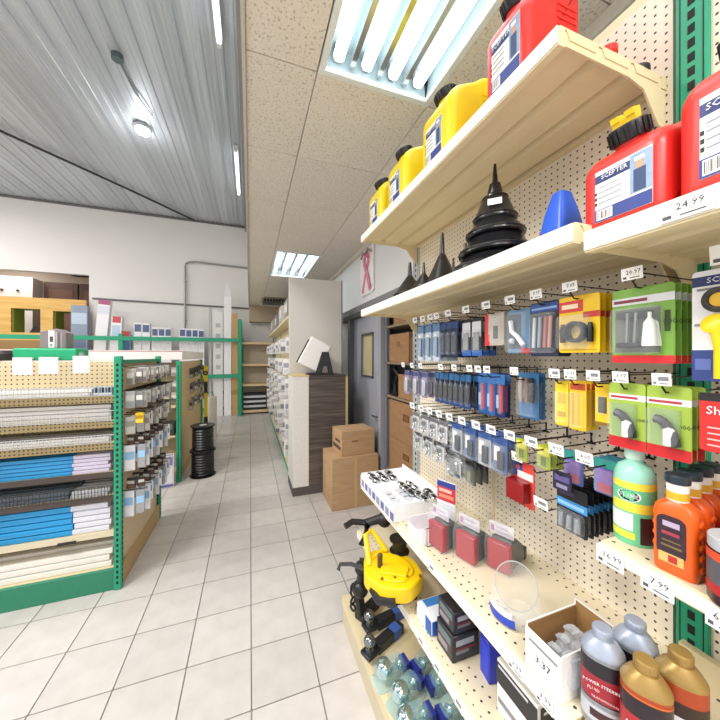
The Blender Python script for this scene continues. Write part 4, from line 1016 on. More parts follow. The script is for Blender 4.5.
# ---- yellow hand winch at the far end of the second shelf
wn = thing('hand_winch', 'yellow hand winch with a black handle at the far end of the second shelf', 'winch', (.55, 1.16, Z3))
yel = C('#f3c90c', .35, 0, .05, 15)
plan = soft_poly([(-.115, .01), (-.07, -.085), (.02, -.125), (.115, -.075), (.125, .02), (.085, .10), (.0, .15), (-.075, .12)], .03, 4)
m = MB(); pillow(m, plan, 'z', .045, .105, .008); m.build('body', yel, wn, angle=45)
m = MB(); m.prism([(x*.72, y*.72) for x, y in plan], 'z', .104, .112); m.build('top_plate', yel, wn, bevel=.004)
m = MB(); m.prism([(-.055, -.02), (.03, -.075), (.07, -.03), (-.03, .03)], 'z', .111, .120); m.build('rib_plate', yel, wn, bevel=.003)
m = MB(); m.tube([(-.075, .05, .105), (-.055, .15, .175), (-.02, .17, .18), (.03, .11, .11)], .012, 8); m.tube([(-.07, .07, .11), (.01, .11, .115)], .010, 8); m.build('frame_loop', yel, wn)
m = MB(); m.tube([(-.04, .02, .11), (-.04, .02, .155)], .011, 10); m.ball((-.04, .02, .157), .012, 10, 7); m.build('ratchet_lever', C('#4a3a26', .4), wn)
m = MB(); m.lathe([(.045, 0), (.045, .006), (.032, .01), (.032, .05), (.045, .054), (.045, .06)], 22, (.09, .10, .10)); m.build('drum', C('#1d1a1a', .4), wn)
m = MB(); m.tube([(-.05, .20, .10), (-.02, .22, .19), (.06, .20, .21)], .022, 10); m.tube([(-.02, .22, .19), (-.09, .235, .20), (-.13, .225, .19)], .014, 8); m.ball((.06, .20, .20), .035, 12, 8); m.build('crank_handle', black, wn)
m = MB(); m.tube([(-.09, .07, .08), (-.14, .10, .095), (-.185, .115, .095), (-.195, .11, .075)], .008, 8); m.build('hook', C('#4a4a4e', .35, .5), wn)
m = MB(); m.box(-.04, .09, -.06, .09, 0, .05); m.tube([(-.09, -.02, .06), (-.085, -.07, .05), (-.03, -.105, .055)], .016, 8); m.build('foot', C('#1d1c1d', .45), wn)
for k in range(4): MB().ball((-.06+.05*k, -.045-.012*k, .112), .006, 8, 6).build('rivet', C('#8a6d22', .4, .6), wn)

# ---- base deck: black ball mounts and clear packs with chrome balls
ZB = .1605
def mount(label, loc, rz):
    t = thing('ball_mount', label, 'ball mount', loc, rz, 'black ball mounts on the base deck')
    MB().box(-.022, .022, .0, .17, .0, .044).build('shank', C('#23262b', .35, .2), t, bevel=.004)
    MB().box(-.0225, .0225, .10, .15, .0005, .0445).build('sleeve_label', C('#3b5fae', .5), t)
    MB().box(-.03, .03, -.07, .01, .018, .036).build('tongue', C('#23262b', .35, .2), t, bevel=.006)
    m = MB(); m.lathe([(.018, .036), (.018, .042), (.012, .044), (.012, .056)], 20, (0, -.04, 0)); m.ball((0, -.04, .078), .026, 20, 12); m.build('ball', C('#8f9398', .15, .9), t)
mount('black ball mount with a chrome ball, lying nearest the clear packs', (.535, 1.285, ZB), -68)
mount('black ball mount lying behind the nearest one', (.585, 1.40, ZB), -80)
ch = thing('chain_coupler', 'black coupler with hanging links below the yellow winch', 'coupler', (.535, 1.475, ZB), -60)
MB().box(-.03, .03, -.02, .12, 0, .03).build('foot', C('#1b1b1d', .4), ch, bevel=.006)
m = MB(); m.tube([(0, .0, .02), (-.01, -.01, .14), (.01, .0, .26), (0, .02, .30)], .024, 10); m.ball((0, -.01, .16), .042, 14, 9); m.ball((0, .0, .26), .036, 14, 9); m.build('neck', C('#1b1b1d', .35), ch)
m = MB()
for k in range(4): m.torus((-.04, -.02, .05+.035*k), .016, .006, Matrix.Rotation(R(90*(k % 2)), 4, 'Z') @ Matrix.Rotation(PI/2, 4, 'X'), 14, 6)
m.build('chain', C('#26262a', .35, .4), ch)
aqua = CLEAR('#b4e2e8', .25)
def ball_pack(label, loc, rz):
    t = thing('hitch_ball_pack', label, 'hitch ball', loc, rz, 'clear packs of chrome hitch balls on the base deck')
    m = MB(); m.ball((0, -.035, .052), .037, 22, 14); m.build('ball', C('#c4e0e4', .12, .9), t)
    m = MB(); m.lathe([(.016, 0), (.022, .004), (.022, .01), (.012, .014), (.012, .06)], 16, mat=Matrix.Translation((0, -.012, .04)) @ Matrix.Rotation(R(-90), 4, 'X')); m.build('shank', C('#b7d0d4', .15, .9), t)
    m = MB(); m.torus((0, .035, .04), .016, .006, Matrix.Rotation(PI/2, 4, 'X'), 16, 6); m.build('nut', C('#9fb7bb', .2, .9), t)
    MB().box(-.026, .026, .05, .078, .014, .05).build('label', C('#26358e', .4), t)
    m = MB(); m.loft([[(x*s_, y*s_, z) for x, y in rr(.086, .17, .025, 4)] for s_, z in ((1, 0), (1, .005), (.80, .01), (.74, .055), (.56, .074), (.3, .079))]); m.build('clamshell', aqua, t)
names = ('farthest pair, front', 'farthest pair, rear', 'second pair, front', 'second pair, rear', 'third pair, front', 'third pair, rear', 'nearest pair, front', 'nearest pair, rear')
for k in range(8):
    i, j = divmod(k, 2)
    ball_pack('clear pack with a chrome ball, %s' % names[k], (.555+.165*j+.02*(i % 2), 1.165-.095*i - .02*j, ZB), (-84, -70, -88, -96)[i] if j == 0 else (100, 84, 92, 80)[i])

# ================================================================== LEFT GONDOLA (near) with trims and its end display
def wroot(name, label, cat, loc, group=None): return thing(name, label, cat, loc, 0, group)
def wp(mb, name, mat, root, **k):
    o = mb.build(name, mat, root, **k); o.location = -root.location; return o
GX = -.785
lg = wroot('trim_gondola', 'near left gondola with green posts and wire fronted shelves of trims', 'shelving', (-1.6, 2.6, 0))
wp(MB().box(-2.45, GX, 2.39, 2.41, .0, .135), 'kick_plate', C('#2b8263', .45), lg, bevel=.003)
wp(MB().box(GX-.02, GX, 2.41, 3.32, .0, .135), 'side_plinth', C('#b99f6c', .5), lg, bevel=.003)
wp(MB().box(-2.45, GX-.03, 2.80, 2.815, .135, 1.47), 'pegboard', peg_mat_left, lg)
def post(root, x, y, z, w=.042):
    p = wp(MB().box(x-w/2, x+w/2, y-w/2, y+w/2, 0, z), 'post', green, root, bevel=.006)
    s = MB()
    for k in range(int((z-.07)/.034)): s.box(x-.006, x+.006, y-w/2-.0008, y-w/2+.001, .04+k*.034, .04+k*.034+.018); s.box(x+w/2-.001, x+w/2+.0008, y-.006, y+.006, .04+k*.034, .04+k*.034+.018)
    q = s.build('slot_row', hole_dark, p); q.location = (0, 0, 0)
    return p
post(lg, GX-.015, 2.40, 1.50); post(lg, GX-.015, 3.31, 1.5)
wp(MB().box(GX-.03, GX-.022, 2.42, 3.30, .135, 1.46), 'end_pegboard', C('#dcc9a4', .5), lg)
wp(MB().box(GX-.04, GX-.005, 2.42, 3.3, 1.45, 1.475), 'end_rail', green, lg)
wire = C('#d9dbdc', .3, .5)
darkw = C('#4d4a48', .4, .3)
lip_shade_tan = perforated('lip_shade_tan', '#9a875f', 0, 2, .021, .005)  # shadowed brown of the bands below the fences, shade put into the lip colour
LV = [(1.245, .06, wire), (1.085, .065, wire), (.945, .05, wire), (.752, .02, darkw), (.60, .07, darkw), (.372, .012, wire), (.137, .0, None)]
for z, fh, wm in LV:
    wp(MB().box(-2.45, GX-.035, 2.41, 2.80, z-.022, z), 'shelf', cream if z < 1 else C('#cdbd98', .5), lg)
    if fh > .03:
        m = MB(); n = int((2.45+GX-.03)/.017)
        for k in range(n):
            x = -2.44 + k*.017; m.box(x-.0013, x+.0013, 2.402, 2.406, z-.01, z+fh)
        for zz in (z+fh, z+.002): m.box(-2.45, GX-.036, 2.401, 2.405, zz-.0018, zz+.0018)
        f = wp(m, 'wire_fence', wm, lg)
    if wm: wp(MB().box(-2.45, GX-.035, 2.402, 2.412, z-.046 if z > .9 else z-.03, z+.004), 'shelf_lip', lip_shade_tan if z > .9 else C('#d9cdb0' if z < .5 else '#4a403a', .5), lg)
for k in range(3): wp(MB().box(-1.95+.42*k, -1.86+.42*k, 2.395, 2.405, .335, .35), 'lip_clip', C('#2b2724', .5), lg)
# trims: long bars lying on the shelves
def bars(label, group, cat, x0, x1, z, rows, cols, dx, dz, mat, prof='box', y0=2.425, jit=.02, name='trim_length'):
    first = None; L = x1 - x0
    for r_ in range(rows):
        for c_ in range(cols):
            if first is None:
                m = MB()
                if prof == 'box': m.prism(soft_poly([(0, 0), (dx*.92, 0), (dx*.92, dz*.55), (dx*.5, dz*.92), (0, dz*.92)], dz*.2, 2), 'x', 0, L)
                else: m.tube([(0, dx/2, dz/2), (L, dx/2, dz/2)], min(dx, dz)*.47, 10)
                o = first = m.build(name, mat); tag(o, label, cat, group)
            else: o = first.copy(); COL.objects.link(o)
            o['label'] = '%s, %s, %s' % (label, 'top layer' if r_ == rows-1 else 'lowest layer' if r_ == 0 else '%s layer from below' % ORD[r_], ('front', 'middle', 'third', 'rear')[c_] + ' row')
            o.location = (x0 - random.random()*jit, y0 + dx*c_ + random.uniform(0, .003), z + dz*r_)
bars('white trim length behind the top wire fence', 'white trims, top shelf', 'trim', -2.4, -.95, 1.2455, 2, 4, .06, .022, C('#f3f1ee', .4))
bars('grey white trim length on the second shelf', 'pale trims, second shelf', 'trim', -2.4, -.85, 1.0855, 4, 3, .07, .026, C('#d6d2cc', .4))
bars('white trim length on the third shelf', 'white trims, third shelf', 'trim', -2.4, -.85, .9455, 2, 4, .06, .018, C('#e2e0de', .4))
bars('blue wrapped trim length in the upper blue stack', 'blue wrapped trims, upper stack', 'trim', -2.4, -1.045, .7525, 5, 3, .07, .024, C('#2f8ec6', .22, 0, .5, 2.2, 1, 0, 0, .5, (1.2, 12, 30)))
bars('lavender white trim length beside the upper blue stack', 'lavender trims, upper stack', 'trim', -1.04, -.85, .7525, 5, 3, .07, .024, C('#cfc6dc', .35, 0, .1))
bars('dark trim length behind the dark wire fence', 'dark trims, fifth shelf', 'trim', -2.4, -1.05, .6005, 2, 4, .06, .028, C('#55616c', .4, 0, .2))
bars('pale grey trim length behind the dark wire fence', 'pale trims, fifth shelf', 'trim', -1.045, -.85, .6005, 2, 4, .06, .024, C('#bfc2c6', .4, 0, .2))
bars('blue wrapped trim length in the lower blue stack', 'blue wrapped trims, lower stack', 'trim', -2.4, -1.045, .3725, 5, 3, .075, .037, C('#2293cf', .22, 0, .5, 2.2, 1, 0, 0, .5, (1.2, 12, 30)))
bars('white trim length beside the lower blue stack', 'white trims, lower stack', 'trim', -1.04, -.85, .3725, 5, 3, .075, .037, C('#dcdde8', .35, 0, .06))
bars('cream white trim length on the base deck', 'white trims on the base', 'trim', -2.4, -.84, .1375, 3, 3, .1, .04, C('#ece7de', .4))
cp = thing('clip_box', 'small clear box of dark clips on the top shelf beside the green post', 'box', (-.89, 2.415, 1.2455))
MB().box(-.05, .05, 0, .05, 0, .055).build('box_body', C('#7d92a8', .3, 0, .5, 40), cp, bevel=.003)
MB().box(-.05, .05, -.0006, 0, .006, .018).build('strip', C('#e6e9ee', .4), cp)
for k in range(3): MB().box(-.044+.032*k, -.022+.032*k, -.0008, 0, .022, .05).build('clip_window', C('#1e2c3c', .3), cp)
# paper cards hanging from the top edge
for k, (x0, x1, z0, z1, lab) in enumerate(((-1.318, -1.228, 1.388, 1.486, 'leftmost white paper card hanging on the top edge of the near left gondola'), (-1.198, -1.106, 1.392, 1.488, 'middle white paper card on the top edge, under the green pad'), (-1.035, -.952, 1.395, 1.495, 'white paper card on the top edge nearest the green post'))):
    t = thing('paper_card', lab, 'card', ((x0+x1)/2, 2.398, z1), 0, 'paper cards on the near left gondola')
    w = x1-x0; MB().box(-w/2, w/2, -.0015, 0, z0-z1, 0).build('sheet', paper, t)
    MB().box(-w/2, w/2, -.003, .012, -.006, .006).build('clip_strip', C('#dfe2e2', .3), t)
gp = thing('green_pad', 'bright green padded strip lying on top of the near left gondola', 'pad', (-1.18, 2.42, 1.4725))
m = MB(); pillow(m, rr(.31, .075, .012, 4, 0, .0375), 'y', 0, .16, .012); m.build('pad_body', C('#1fa874', .5, 0, .05), gp)
m = MB(); m.lathe([(.02, 0), (.025, .01), (.018, .03)], 12, (.155, .04, .02)); m.build('pad_tie', C('#8aa79a', .5), gp)
wp(MB().box(-2.45, GX-.04, 2.40, 2.60, 1.4605, 1.472), 'top_panel', C('#e4dccb', .5), lg)
bk_ = thing('booklet_holder', 'grey booklet holder with a white front card on the bright green pad', 'holder', (-1.165, 2.47, 1.5478))
m = MB(); m.prism([(-.065, 0), (.065, 0), (.065, .10), (.02, .125), (-.065, .105)], 'y', 0, .09); m.build('holder_body', C('#8d8385', .5), bk_, bevel=.003)
for k in range(4): MB().box(.012+.013*k, .021+.013*k, -.002, .085, .004, .104-.003*k).build('booklet', C(('#b9b2b2', '#70686a', '#a39a9b', '#857c7e')[k], .5), bk_)
decal('front_card', bk_, -.002, [(-.022, .008, .005, .112, paper), (-.016, .002, .04, .075, C('#55565c', .6)), (-.014, -.002, .012, .028, C('#9a9aa0', .6))])
rl = thing('tape_roll', 'dark round roll lying on the left end of the near left gondola', 'roll', (-1.395, 2.46, 1.4725))
m = MB(); m.lathe([(.07, 0), (.075, .01), (.075, .04), (.06, .06), (.025, .062)], 24); m.build('roll_body', C('#2b2422', .5), rl)
m = MB(); m.torus((0, 0, .05), .04, .012, None, 20, 8); m.build('roll_core', C('#6b3a2a', .5), rl)
# small goods on the end display, in rows along the aisle
def small_pack(label, group, w, h, base, c2, c3, d=.012, name='hang_pack', cat='hang pack'):
    t = thing(name, label, cat, (0, 0, 0), 0, group)
    MB().box(-w/2, w/2, 0, d, -h, 0).build('backing', C(base, .45, .1, .15, 60), t, bevel=.003, seg=1)
    decal('print', t, -.0006, [(-w*.42, w*.42, -h*.95, -h*.62, C(c2, .4, 0, .1)), (-w*.42, w*.42, -h*.55, -h*.25, C(c3, .4, 0, .1))])
    return t
def row(label, group, w, h, base, c2, c3, xs, ys, z, drop=0, **k):
    ps = []; nn = 0
    def sh(c, f): return '#' + ''.join('%02x' % max(0, min(255, int(int(c[q:q+2], 16)*f))) for q in (1, 3, 5))
    for i, y in enumerate(ys):
        for x in xs:
            loc = (x + random.uniform(-.004, .004), y, z - random.uniform(0, drop))
            lab = '%s, %s' % (label, ('nearest' if i == 0 else 'farthest' if i == len(ys)-1 else ORD[i] + ' along') if len(ys) > 1 else ORD[list(xs).index(x)] + ' from the left')
            if len(xs) > 1 and len(ys) > 1: lab += ', inner column' if x == xs[0] else ', outer column'
            v = nn % 3; nn += 1
            if len(ps) <= v:
                f = (1, .72, 1.12)[v]; p = small_pack(lab, group, w*(1, .8, .9)[v], h*(1, .92, .8)[v], sh(base, f), sh(c2, f), sh(c3, (1, 1.1, .8)[v]), **k); ps.append(p); p.location = loc; p.rotation_euler = (0, 0, R(random.uniform(-25, 12)))
            else: dup(ps[v], loc, random.uniform(-28, 14), lab)
def fr(a, b, n): return [a + (b-a)*k/(n-1) for k in range(n)]
row('slim silver pack, top row of the near end display', 'slim silver packs, top row', .052, .105, '#bdbab4', '#8d857a', '#dcd8d0', (-.755, -.705), fr(2.45, 3.22, 13), 1.425, .012)
row('slim pale pack, second row of the near end display', 'slim pale packs, second row', .055, .115, '#c9c9c8', '#a7a9ad', '#e3e1dc', (-.755, -.705), fr(2.46, 3.22, 12), 1.265, .012)
row('clear pack, third row of the near end display', 'clear packs, third row', .058, .12, '#cfcdc6', '#dcdad4', '#a5a39c', (-.755, -.70), fr(2.47, 3.22, 10), 1.105, .015)
row('small yellow pack hanging in the third row', 'yellow packs, third row', .05, .07, '#e8bf1c', '#f2d84a', '#b98f18', (-.70,), (2.44, 2.455), 1.12)
row('blue and white card, upper of the two low rows', 'blue and white cards, upper', .062, .17, '#dfe0e6', '#e9e6ea', '#8fbbe0', (-.758, -.692), fr(2.445, 3.1, 9), .905)
row('blue and white card, lowest row', 'blue and white cards, lower', .062, .17, '#dfe0e6', '#e9e6ea', '#8fbbe0', (-.758, -.692), fr(2.445, 3.1, 9), .60)
def wrail(z, n=9, x1=-.66, y0=2.46, y1=3.2):
    for y in fr(y0, y1, n):
        m = MB(); m.tube([(GX-.02, y+.006, z), (x1, y+.006, z), (x1-.004, y+.006, z+.012)], .003, 5); wp(m, 'peg_hook', darkwire, lg)
for z, n in ((1.428, 13), (1.268, 12), (1.108, 10), (.908, 9), (.603, 9)): wrail(z, n)
row('dark tool head above the upper blue cards', 'dark tool heads, upper', .05, .06, '#33302e', '#6b4a3a', '#a9a5a0', (-.75, -.69), fr(2.45, 3.0, 6), .97)
row('dark tool head above the lowest blue cards', 'dark tool heads, lower', .05, .07, '#2d2b2a', '#6b4a3a', '#b5b1ac', (-.75, -.69), fr(2.45, 3.0, 6), .685)

# ================================================================== second left gondola
g2 = wroot('end_gondola', 'second left gondola with green corner posts and a white top board', 'shelving', (-1.6, 4.6, 0))
wp(MB().box(-2.6, -.80, 4.20, 5.92, .0, .12), 'plinth', C('#b99f6c', .5), g2)
wp(MB().box(-.815, -.80, 4.20, 5.92, .12, 1.43), 'side_panel', C('#d0b98e', .55), g2)
wp(MB().box(-2.6, -.82, 4.35, 4.37, .12, 1.42), 'pegboard', C('#a6997f', .6), g2)
wp(MB().box(-2.6, -.76, 4.17, 5.95, 1.455, 1.565), 'top_board', C('#f2f0ee', .5), g2, bevel=.004)
m = MB(); m.box(-2.6, -.76, 4.167, 4.17, 1.553, 1.560); wp(m, 'edge_line', C('#b5525a', .5), g2)
post(g2, -.80, 4.19, 1.44, .05); post(g2, -.80, 5.93, 1.44, .05)
for z in (.55, .9): wp(MB().box(-2.6, -.84, 4.2, 4.36, z-.02, z), 'shelf', cream, g2)
row('pale pack on the second left gondola, top row', 'pale packs on the second gondola', .07, .11, '#c3c0ba', '#9a9690', '#dad7d0', fr(-1.12, -.86, 4), (4.27,), 1.38, .02)
row('grey pack hanging on the second left gondola, middle row', 'grey packs on the second gondola', .07, .12, '#9f9d99', '#6c6964', '#c9c6c0', fr(-1.12, -.86, 4), (4.27,), 1.21, .02)
row('mixed pack hanging on the second left gondola, low row', 'mixed packs on the second gondola', .07, .12, '#b0ada6', '#57544f', '#d9d4c8', fr(-1.12, -.86, 4), (4.27,), 1.06, .02)
for k, (x, w, c, lab) in enumerate(((-.95, .16, '#3b403e', 'dark tray of parts on the second left gondola shelf'), )):
    t = carton(lab, (x, 4.205, .5505), 0, w*1.2, .13, .16, C(c, .5), [(.1, .9, .5, .85, '#6f7674')], cat='tray', name='parts_tray')
t = carton('lavender printed bag standing at the foot of the second left gondola', (-.90, 4.03, 0.0005), 8, .16, .1, .36, C('#cfcfe2', .4, 0, .1), [(.08, .92, .7, .95, '#7f82bc'), (.1, .9, .15, .6, '#e4e4ee'), (.05, .95, .03, .1, '#5c60a8')], name='printed_bag', cat='bag')
row('dark pack on the aisle side of the second gondola', 'dark packs on the aisle side', .05, .14, '#5b5a5a', '#9c9a98', '#33322f', (-.76,), fr(4.75, 5.85, 8), 1.36, .03)
row('grey pack low on the aisle side of the second gondola', 'grey packs on the aisle side', .05, .14, '#7d7b78', '#b9b6b2', '#4a4845', (-.76,), fr(4.75, 5.85, 8), 1.14, .03)
row('pale pack lowest on the aisle side of the second gondola', 'pale packs on the aisle side', .05, .14, '#96938e', '#c9c6c2', '#54524e', (-.76,), fr(4.75, 5.85, 8), .92, .03)
# cable reels
def reel(label, z, r, h):
    t = thing('cable_reel', label, 'cable reel', (-.56, 4.33, z), 20, 'stacked black cable reels')
    MB().lathe([(r, 0), (r, .012)], 28).build('flange', blacks, t); MB().lathe([(r, h-.012), (r, h)], 28).build('flange', blacks, t)
    m = MB(); n = 9
    for k in range(n): m.torus((0, 0, .012+(h-.024)*(k+.5)/n), r*.76, (h-.024)/n*.55, None, 28, 6)
    m.lathe([(r*.72, .012), (r*.72, h-.012)], 24); m.build('cable', C('#121316', .35), t)
    MB().lathe([(r*.3, 0), (r*.3, .002)], 18, (0, 0, h)).build('hub_label', C('#c9c9c9', .5), t)
reel('black cable reel standing on the floor, lower of the two', .0005, .150, .32)
reel('black cable reel with a pale top stacked on the lower one', .321, .142, .31)
wt = thing('white_roll', 'tall white roll standing behind the cable reels', 'roll', (-.66, 6.3, .0005))
MB().lathe([(.075, 0), (.08, .01), (.08, .74), (.07, .75)], 20).build('roll_body', C('#e6e2dc', .5), wt); MB().lathe([(.03, .75), (.03, .80)], 14).build('roll_core', C('#c9bfae', .5), wt)
yt = thing('yellow_tool', 'yellow and black long tool hanging on the post behind the reels', 'tool', (-.735, 6.02, .001))
m = MB(); m.tube([(0, 0, .42), (0, 0, .85)], .03, 8); m.tube([(0, 0, 1.05), (0, 0, 1.32)], .035, 8); m.build('grip', C('#e6c81e', .4), yt)
m = MB(); m.tube([(0, 0, .0), (0, 0, .43)], .035, 8); m.tube([(0, 0, .84), (0, 0, 1.06)], .028, 8); m.torus((0, -.03, 1.2), .03, .012, Matrix.Rotation(PI/2, 4, 'X'), 14, 6); m.build('shaft', black, yt)

# ================================================================== green stock rack at the rear wall and what stands in it
rk = wroot('stock_rack', 'long green steel stock rack in front of the rear wall', 'rack', (-2.5, 8.4, 0))
for x, z in ((-.24, 2.42), (-2.72, 2.0), (-5.2, 2.0)):
    wp(MB().box(x-.045, x+.045, 8.26, 8.34, 0, z), 'post', green, rk, bevel=.008); wp(MB().box(x-.04, x+.04, 8.80, 8.88, 0, z), 'rear_post', green, rk, bevel=.008)
    wp(MB().box(x-.03, x+.03, 8.34, 8.80, 0.02, .09), 'foot', green, rk)
wp(MB().box(-5.2, -.24, 8.25, 8.29, 1.85, 1.94), 'front_rail', green, rk, bevel=.004)
wp(MB().box(-2.7, -.28, 8.27, 8.31, .96, 1.05), 'front_rail', green, rk, bevel=.004)
wp(MB().box(-2.7, -.28, 8.80, 8.85, .50, .58), 'rear_rail', green, rk); wp(MB().box(-2.7, -.28, 8.80, 8.85, .08, .16), 'rear_rail', green, rk)
wp(MB().box(-5.2, -1.02, 8.34, 8.80, .94, .97), 'deck', C('#a79679', .6), rk)
def tall(label, x, z0, w, h, col, bands=(), lean=0, group='tall cartons in the green rack', d=.12, y=8.42, txt=()):
    t = carton(label, (x, y, z0), 0, w, d, h, C(col, .5, 0, .05), bands, group, 'tall_carton', txt, 'box')
    t.rotation_euler = (0, R(lean), 0); return t
DK = .9705
wbd = [(.08, .92, .84, .97, '#54628c'), (.2, .8, .6, .75, '#e0e0e4')]
tall('leaning long white tube box with a pink top, left of the green post', -3.22, DK+.012, .22, 1.78, '#ecebee', [(0, 1, .94, 1, '#a9577c'), (0, 1, .82, .92, '#d7dbe6')], 5)
tall('white box with a red top beside the leaning tube box', -2.92, DK+.008, .20, 1.42, '#eeedf0', [(.1, .9, .9, 1, '#c44a52'), (.1, .9, .68, .86, '#b9cfe2')], 3, y=8.44)
tall('short red topped box against the green post', -2.70, DK, .18, 1.10, '#c5ccda', [(0, 1, .84, 1, '#b8383e'), (0, 1, .6, .8, '#5a7cae')], 0, y=8.45)
for k, (x, w, h) in enumerate(((-2.44, .15, 1.30), (-2.28, .15, 1.29), (-2.10, .13, 1.20), (-1.965, .13, 1.20), (-1.83, .13, 1.20), (-1.53, .13, 1.20), (-1.395, .13, 1.19), (-1.26, .13, 1.19), (-1.125, .13, 1.18))):
    tall('white upright carton with a dark printed top, %s counting right from the green post' % ORD[k], x, DK, w, h, '#edecef', wbd)
tall('grey blue upright carton under the plywood panel', -3.60, DK, .30, 1.66, '#8b97ab', [(.05, .95, .75, .9, '#b6c6da'), (.1, .9, .1, .6, '#6b7890')], y=8.6)
pole_y = 8.43
tall('slim grey profile, leftmost of the long pieces by the green end post', -.93, .0005, .06, 2.70, '#b8b6b6', (), 0, 'long pieces by the green end post', .05)
tall('white printed profile second from the left by the green end post', -.75, .0005, .22, 2.60, '#e2e1e2', [(.25, .75, .45+.1*k, .49+.1*k, '#b3b3bc') for k in range(5)], 0, 'long pieces by the green end post', .08)
tp = tall('tallest white profile with a pointed end by the green end post', -.53, .0005, .17, 3.0, '#efeef0', (), 0, 'long pieces by the green end post', .08)
MB().prism([(-.085, 0), (.085, 0), (.06, .18), (.0, .33), (-.06, .2)], 'y', 0, .08).build('pointed_tip', C('#e4e3e6', .5), tp, (0, 0, 3.0))
tall('tan wooden plank right of the white profiles', -.36, .0005, .13, 2.58, '#c79c66', [(.1, .9, .2, .25, '#a87f4c')], 0, 'long pieces by the green end post', .04)
# plywood panel with two cut-outs, and clutter in the opening
pw = wroot('plywood_panel', 'yellow plywood panel with two square cut-outs under the wall opening', 'panel', (-4.6, 8.93, .98))
ply = ramp_mat('plywood', [(.3, '#cc9d50'), (.55, '#dbb062'), (.8, '#e2bf7a')], 2.2, (1, 1, 9), .55)
fx0, fx1, fz0, fz1 = -6.0, -3.6, 1.85, 2.80
hs = ((-4.92, -4.42, 2.02, 2.55), (-4.2, -3.86, 2.02, 2.52))
m = MB()
xs = [fx0, hs[0][0], hs[0][1], hs[1][0], hs[1][1], fx1]
for k in range(0, 5, 2): m.box(xs[k], xs[k+1], 8.90, 8.96, fz0, fz1)
for a, b, c, d in hs: m.box(a, b, 8.90, 8.96, fz0, c); m.box(a, b, 8.90, 8.96, d, fz1)
wp(m, 'sheet', ply, pw)
for a, b, c, d in hs:
    m = MB(); m.box(a, a+.02, 8.96, 9.3, c, d); m.box(b-.02, b, 8.96, 9.3, c, d); m.box(a, b, 8.96, 9.3, d, d+.02); m.box(a, b, 8.96, 9.3, c-.02, c)
    wp(m, 'cutout_lining', C('#8a9a3c', .5), pw)
    m = MB(); m.prism([(a+.06, c), (b-.04, c), (b-.08, c+.12), (a+.16, c+.18)], 'y', 9.35, 9.5); wp(m, 'bundle', C('#4a3f44', .6), pw)
wp(MB().box(fx0, fx1, 8.89, 9.0, .98, fz0), 'lower_sheet', C('#9c7a4c', .6), pw)
cw_ = thing('wall_cabinet', 'white cabinet with small dark knobs in the back room behind the opening', 'cabinet', (-6.1, 10.2, 0))
MB().box(-.9, .88, 0, .38, 0, 3.5).build('body', C('#d9d3cc', .5), cw_)
for k in range(4): MB().ball((-.3+.3*k, -.02, 3.15), .03, 10, 7).build('knob', C('#5a3d34', .4), cw_)
sp2 = thing('speaker_box', 'small black device hanging under the back room ceiling', 'speaker', (-4.05, 9.6, 3.53))
MB().box(-.16, .16, 0, .2, -.02, .12).build('body', black, sp2, bevel=.01); MB().box(-.03, .03, .05, .15, .12, .32).build('bracket', black, sp2)

# ================================================================== rear shelf and the aisle-side gondola on the right
rs_ = wroot('rear_shelf', 'cream shelf unit against the rear wall at the end of the aisle', 'shelving', (.28, 8.7, 0))
for z in (1.86, 1.30, .78, .10): wp(MB().box(-.19, .62, 8.42, 8.88, z-.06, z), 'shelf', C('#dcc49a', .5), rs_, bevel=.004)
for x in (-.19, .60): wp(MB().box(x, x+.02, 8.84, 8.90, 0, 2.0), 'post', green, rs_)
wp(MB().box(-.19, .62, 8.89, 8.90, .1, 1.9), 'back_panel', C('#cfc3ae', .5), rs_)
for k in range(7):
    t = carton('%s striped mat on the bottom rear shelf, %s from below' % ('dark' if k % 2 == 0 else 'pale', ORD[k]), (.12, 8.5, .1005+.062*k), random.uniform(-3, 3), .56, .3, .055, C('#23252c' if k % 2 == 0 else '#d5d6dc', .6), (), 'striped mats on the rear shelf', 'mat', (), 'mat')
ag = wroot('aisle_gondola', 'far right gondola of white hanging packs with a green plinth', 'shelving', (.56, 6.2, 0))
wp(MB().box(.46, .66, 3.85, 8.3, .0, .1), 'plinth', green, ag)
wp(MB().box(.62, .64, 3.85, 8.3, .1, 2.35), 'pegboard', peg_mat_left, ag)
wp(MB().box(.45, .62, 3.85, 8.3, .1, .14), 'base_deck', cream, ag)
wp(MB().box(.44, .62, 3.9, 8.3, 1.97, 2.0), 'shelf', cream, ag)
for y in (3.88, 5.32, 6.8, 8.28): wp(MB().box(.615, .655, y-.02, y+.02, 0, 2.36), 'post', green, ag)
pk = [small_pack('white pack', 'white packs on the far right gondola', .11, .2, '#eceaea', '#d3d3d8', '#9fa2b0', .1, 'box_pack', 'pack'), small_pack('silver pack', 'silver packs on the far right gondola', .11, .18, '#c4c3c3', '#7d7c7e', '#dedcda', .1, 'box_pack', 'pack')]
n = 0
for zi, z in enumerate((.42, .68, .94, 1.2, 1.46, 1.74)):
    for yi, y in enumerate(fr(4.0, 8.0, 11)):
        src = pk[(n*7 + zi) % 2]; n += 1
        lab = '%s on the far right gondola, %s row from below, %s along' % ('white pack' if src is pk[0] else 'silver pack', ORD[zi], ORD[yi])
        if n <= 2: src.location = (.47, y, z); src['label'] = lab
        else: dup(src, (.47 + random.uniform(-.03, .015), y, z), random.uniform(-20, 0), lab)
for k, y in enumerate((4.2, 5.0, 5.9, 7.0)):
    carton('grey carton on the upper shelf of the far right gondola, %s' % ('nearest', 'second', 'third', 'farthest')[k], (.445, y, 2.0005), -90, .4, .16, .24 + .03*(k % 2), C(('#8d8a88', '#b5b2ae', '#77777c', '#a39d94')[k], .5), [(.1, .9, .3, .8, '#d5d2ce')])

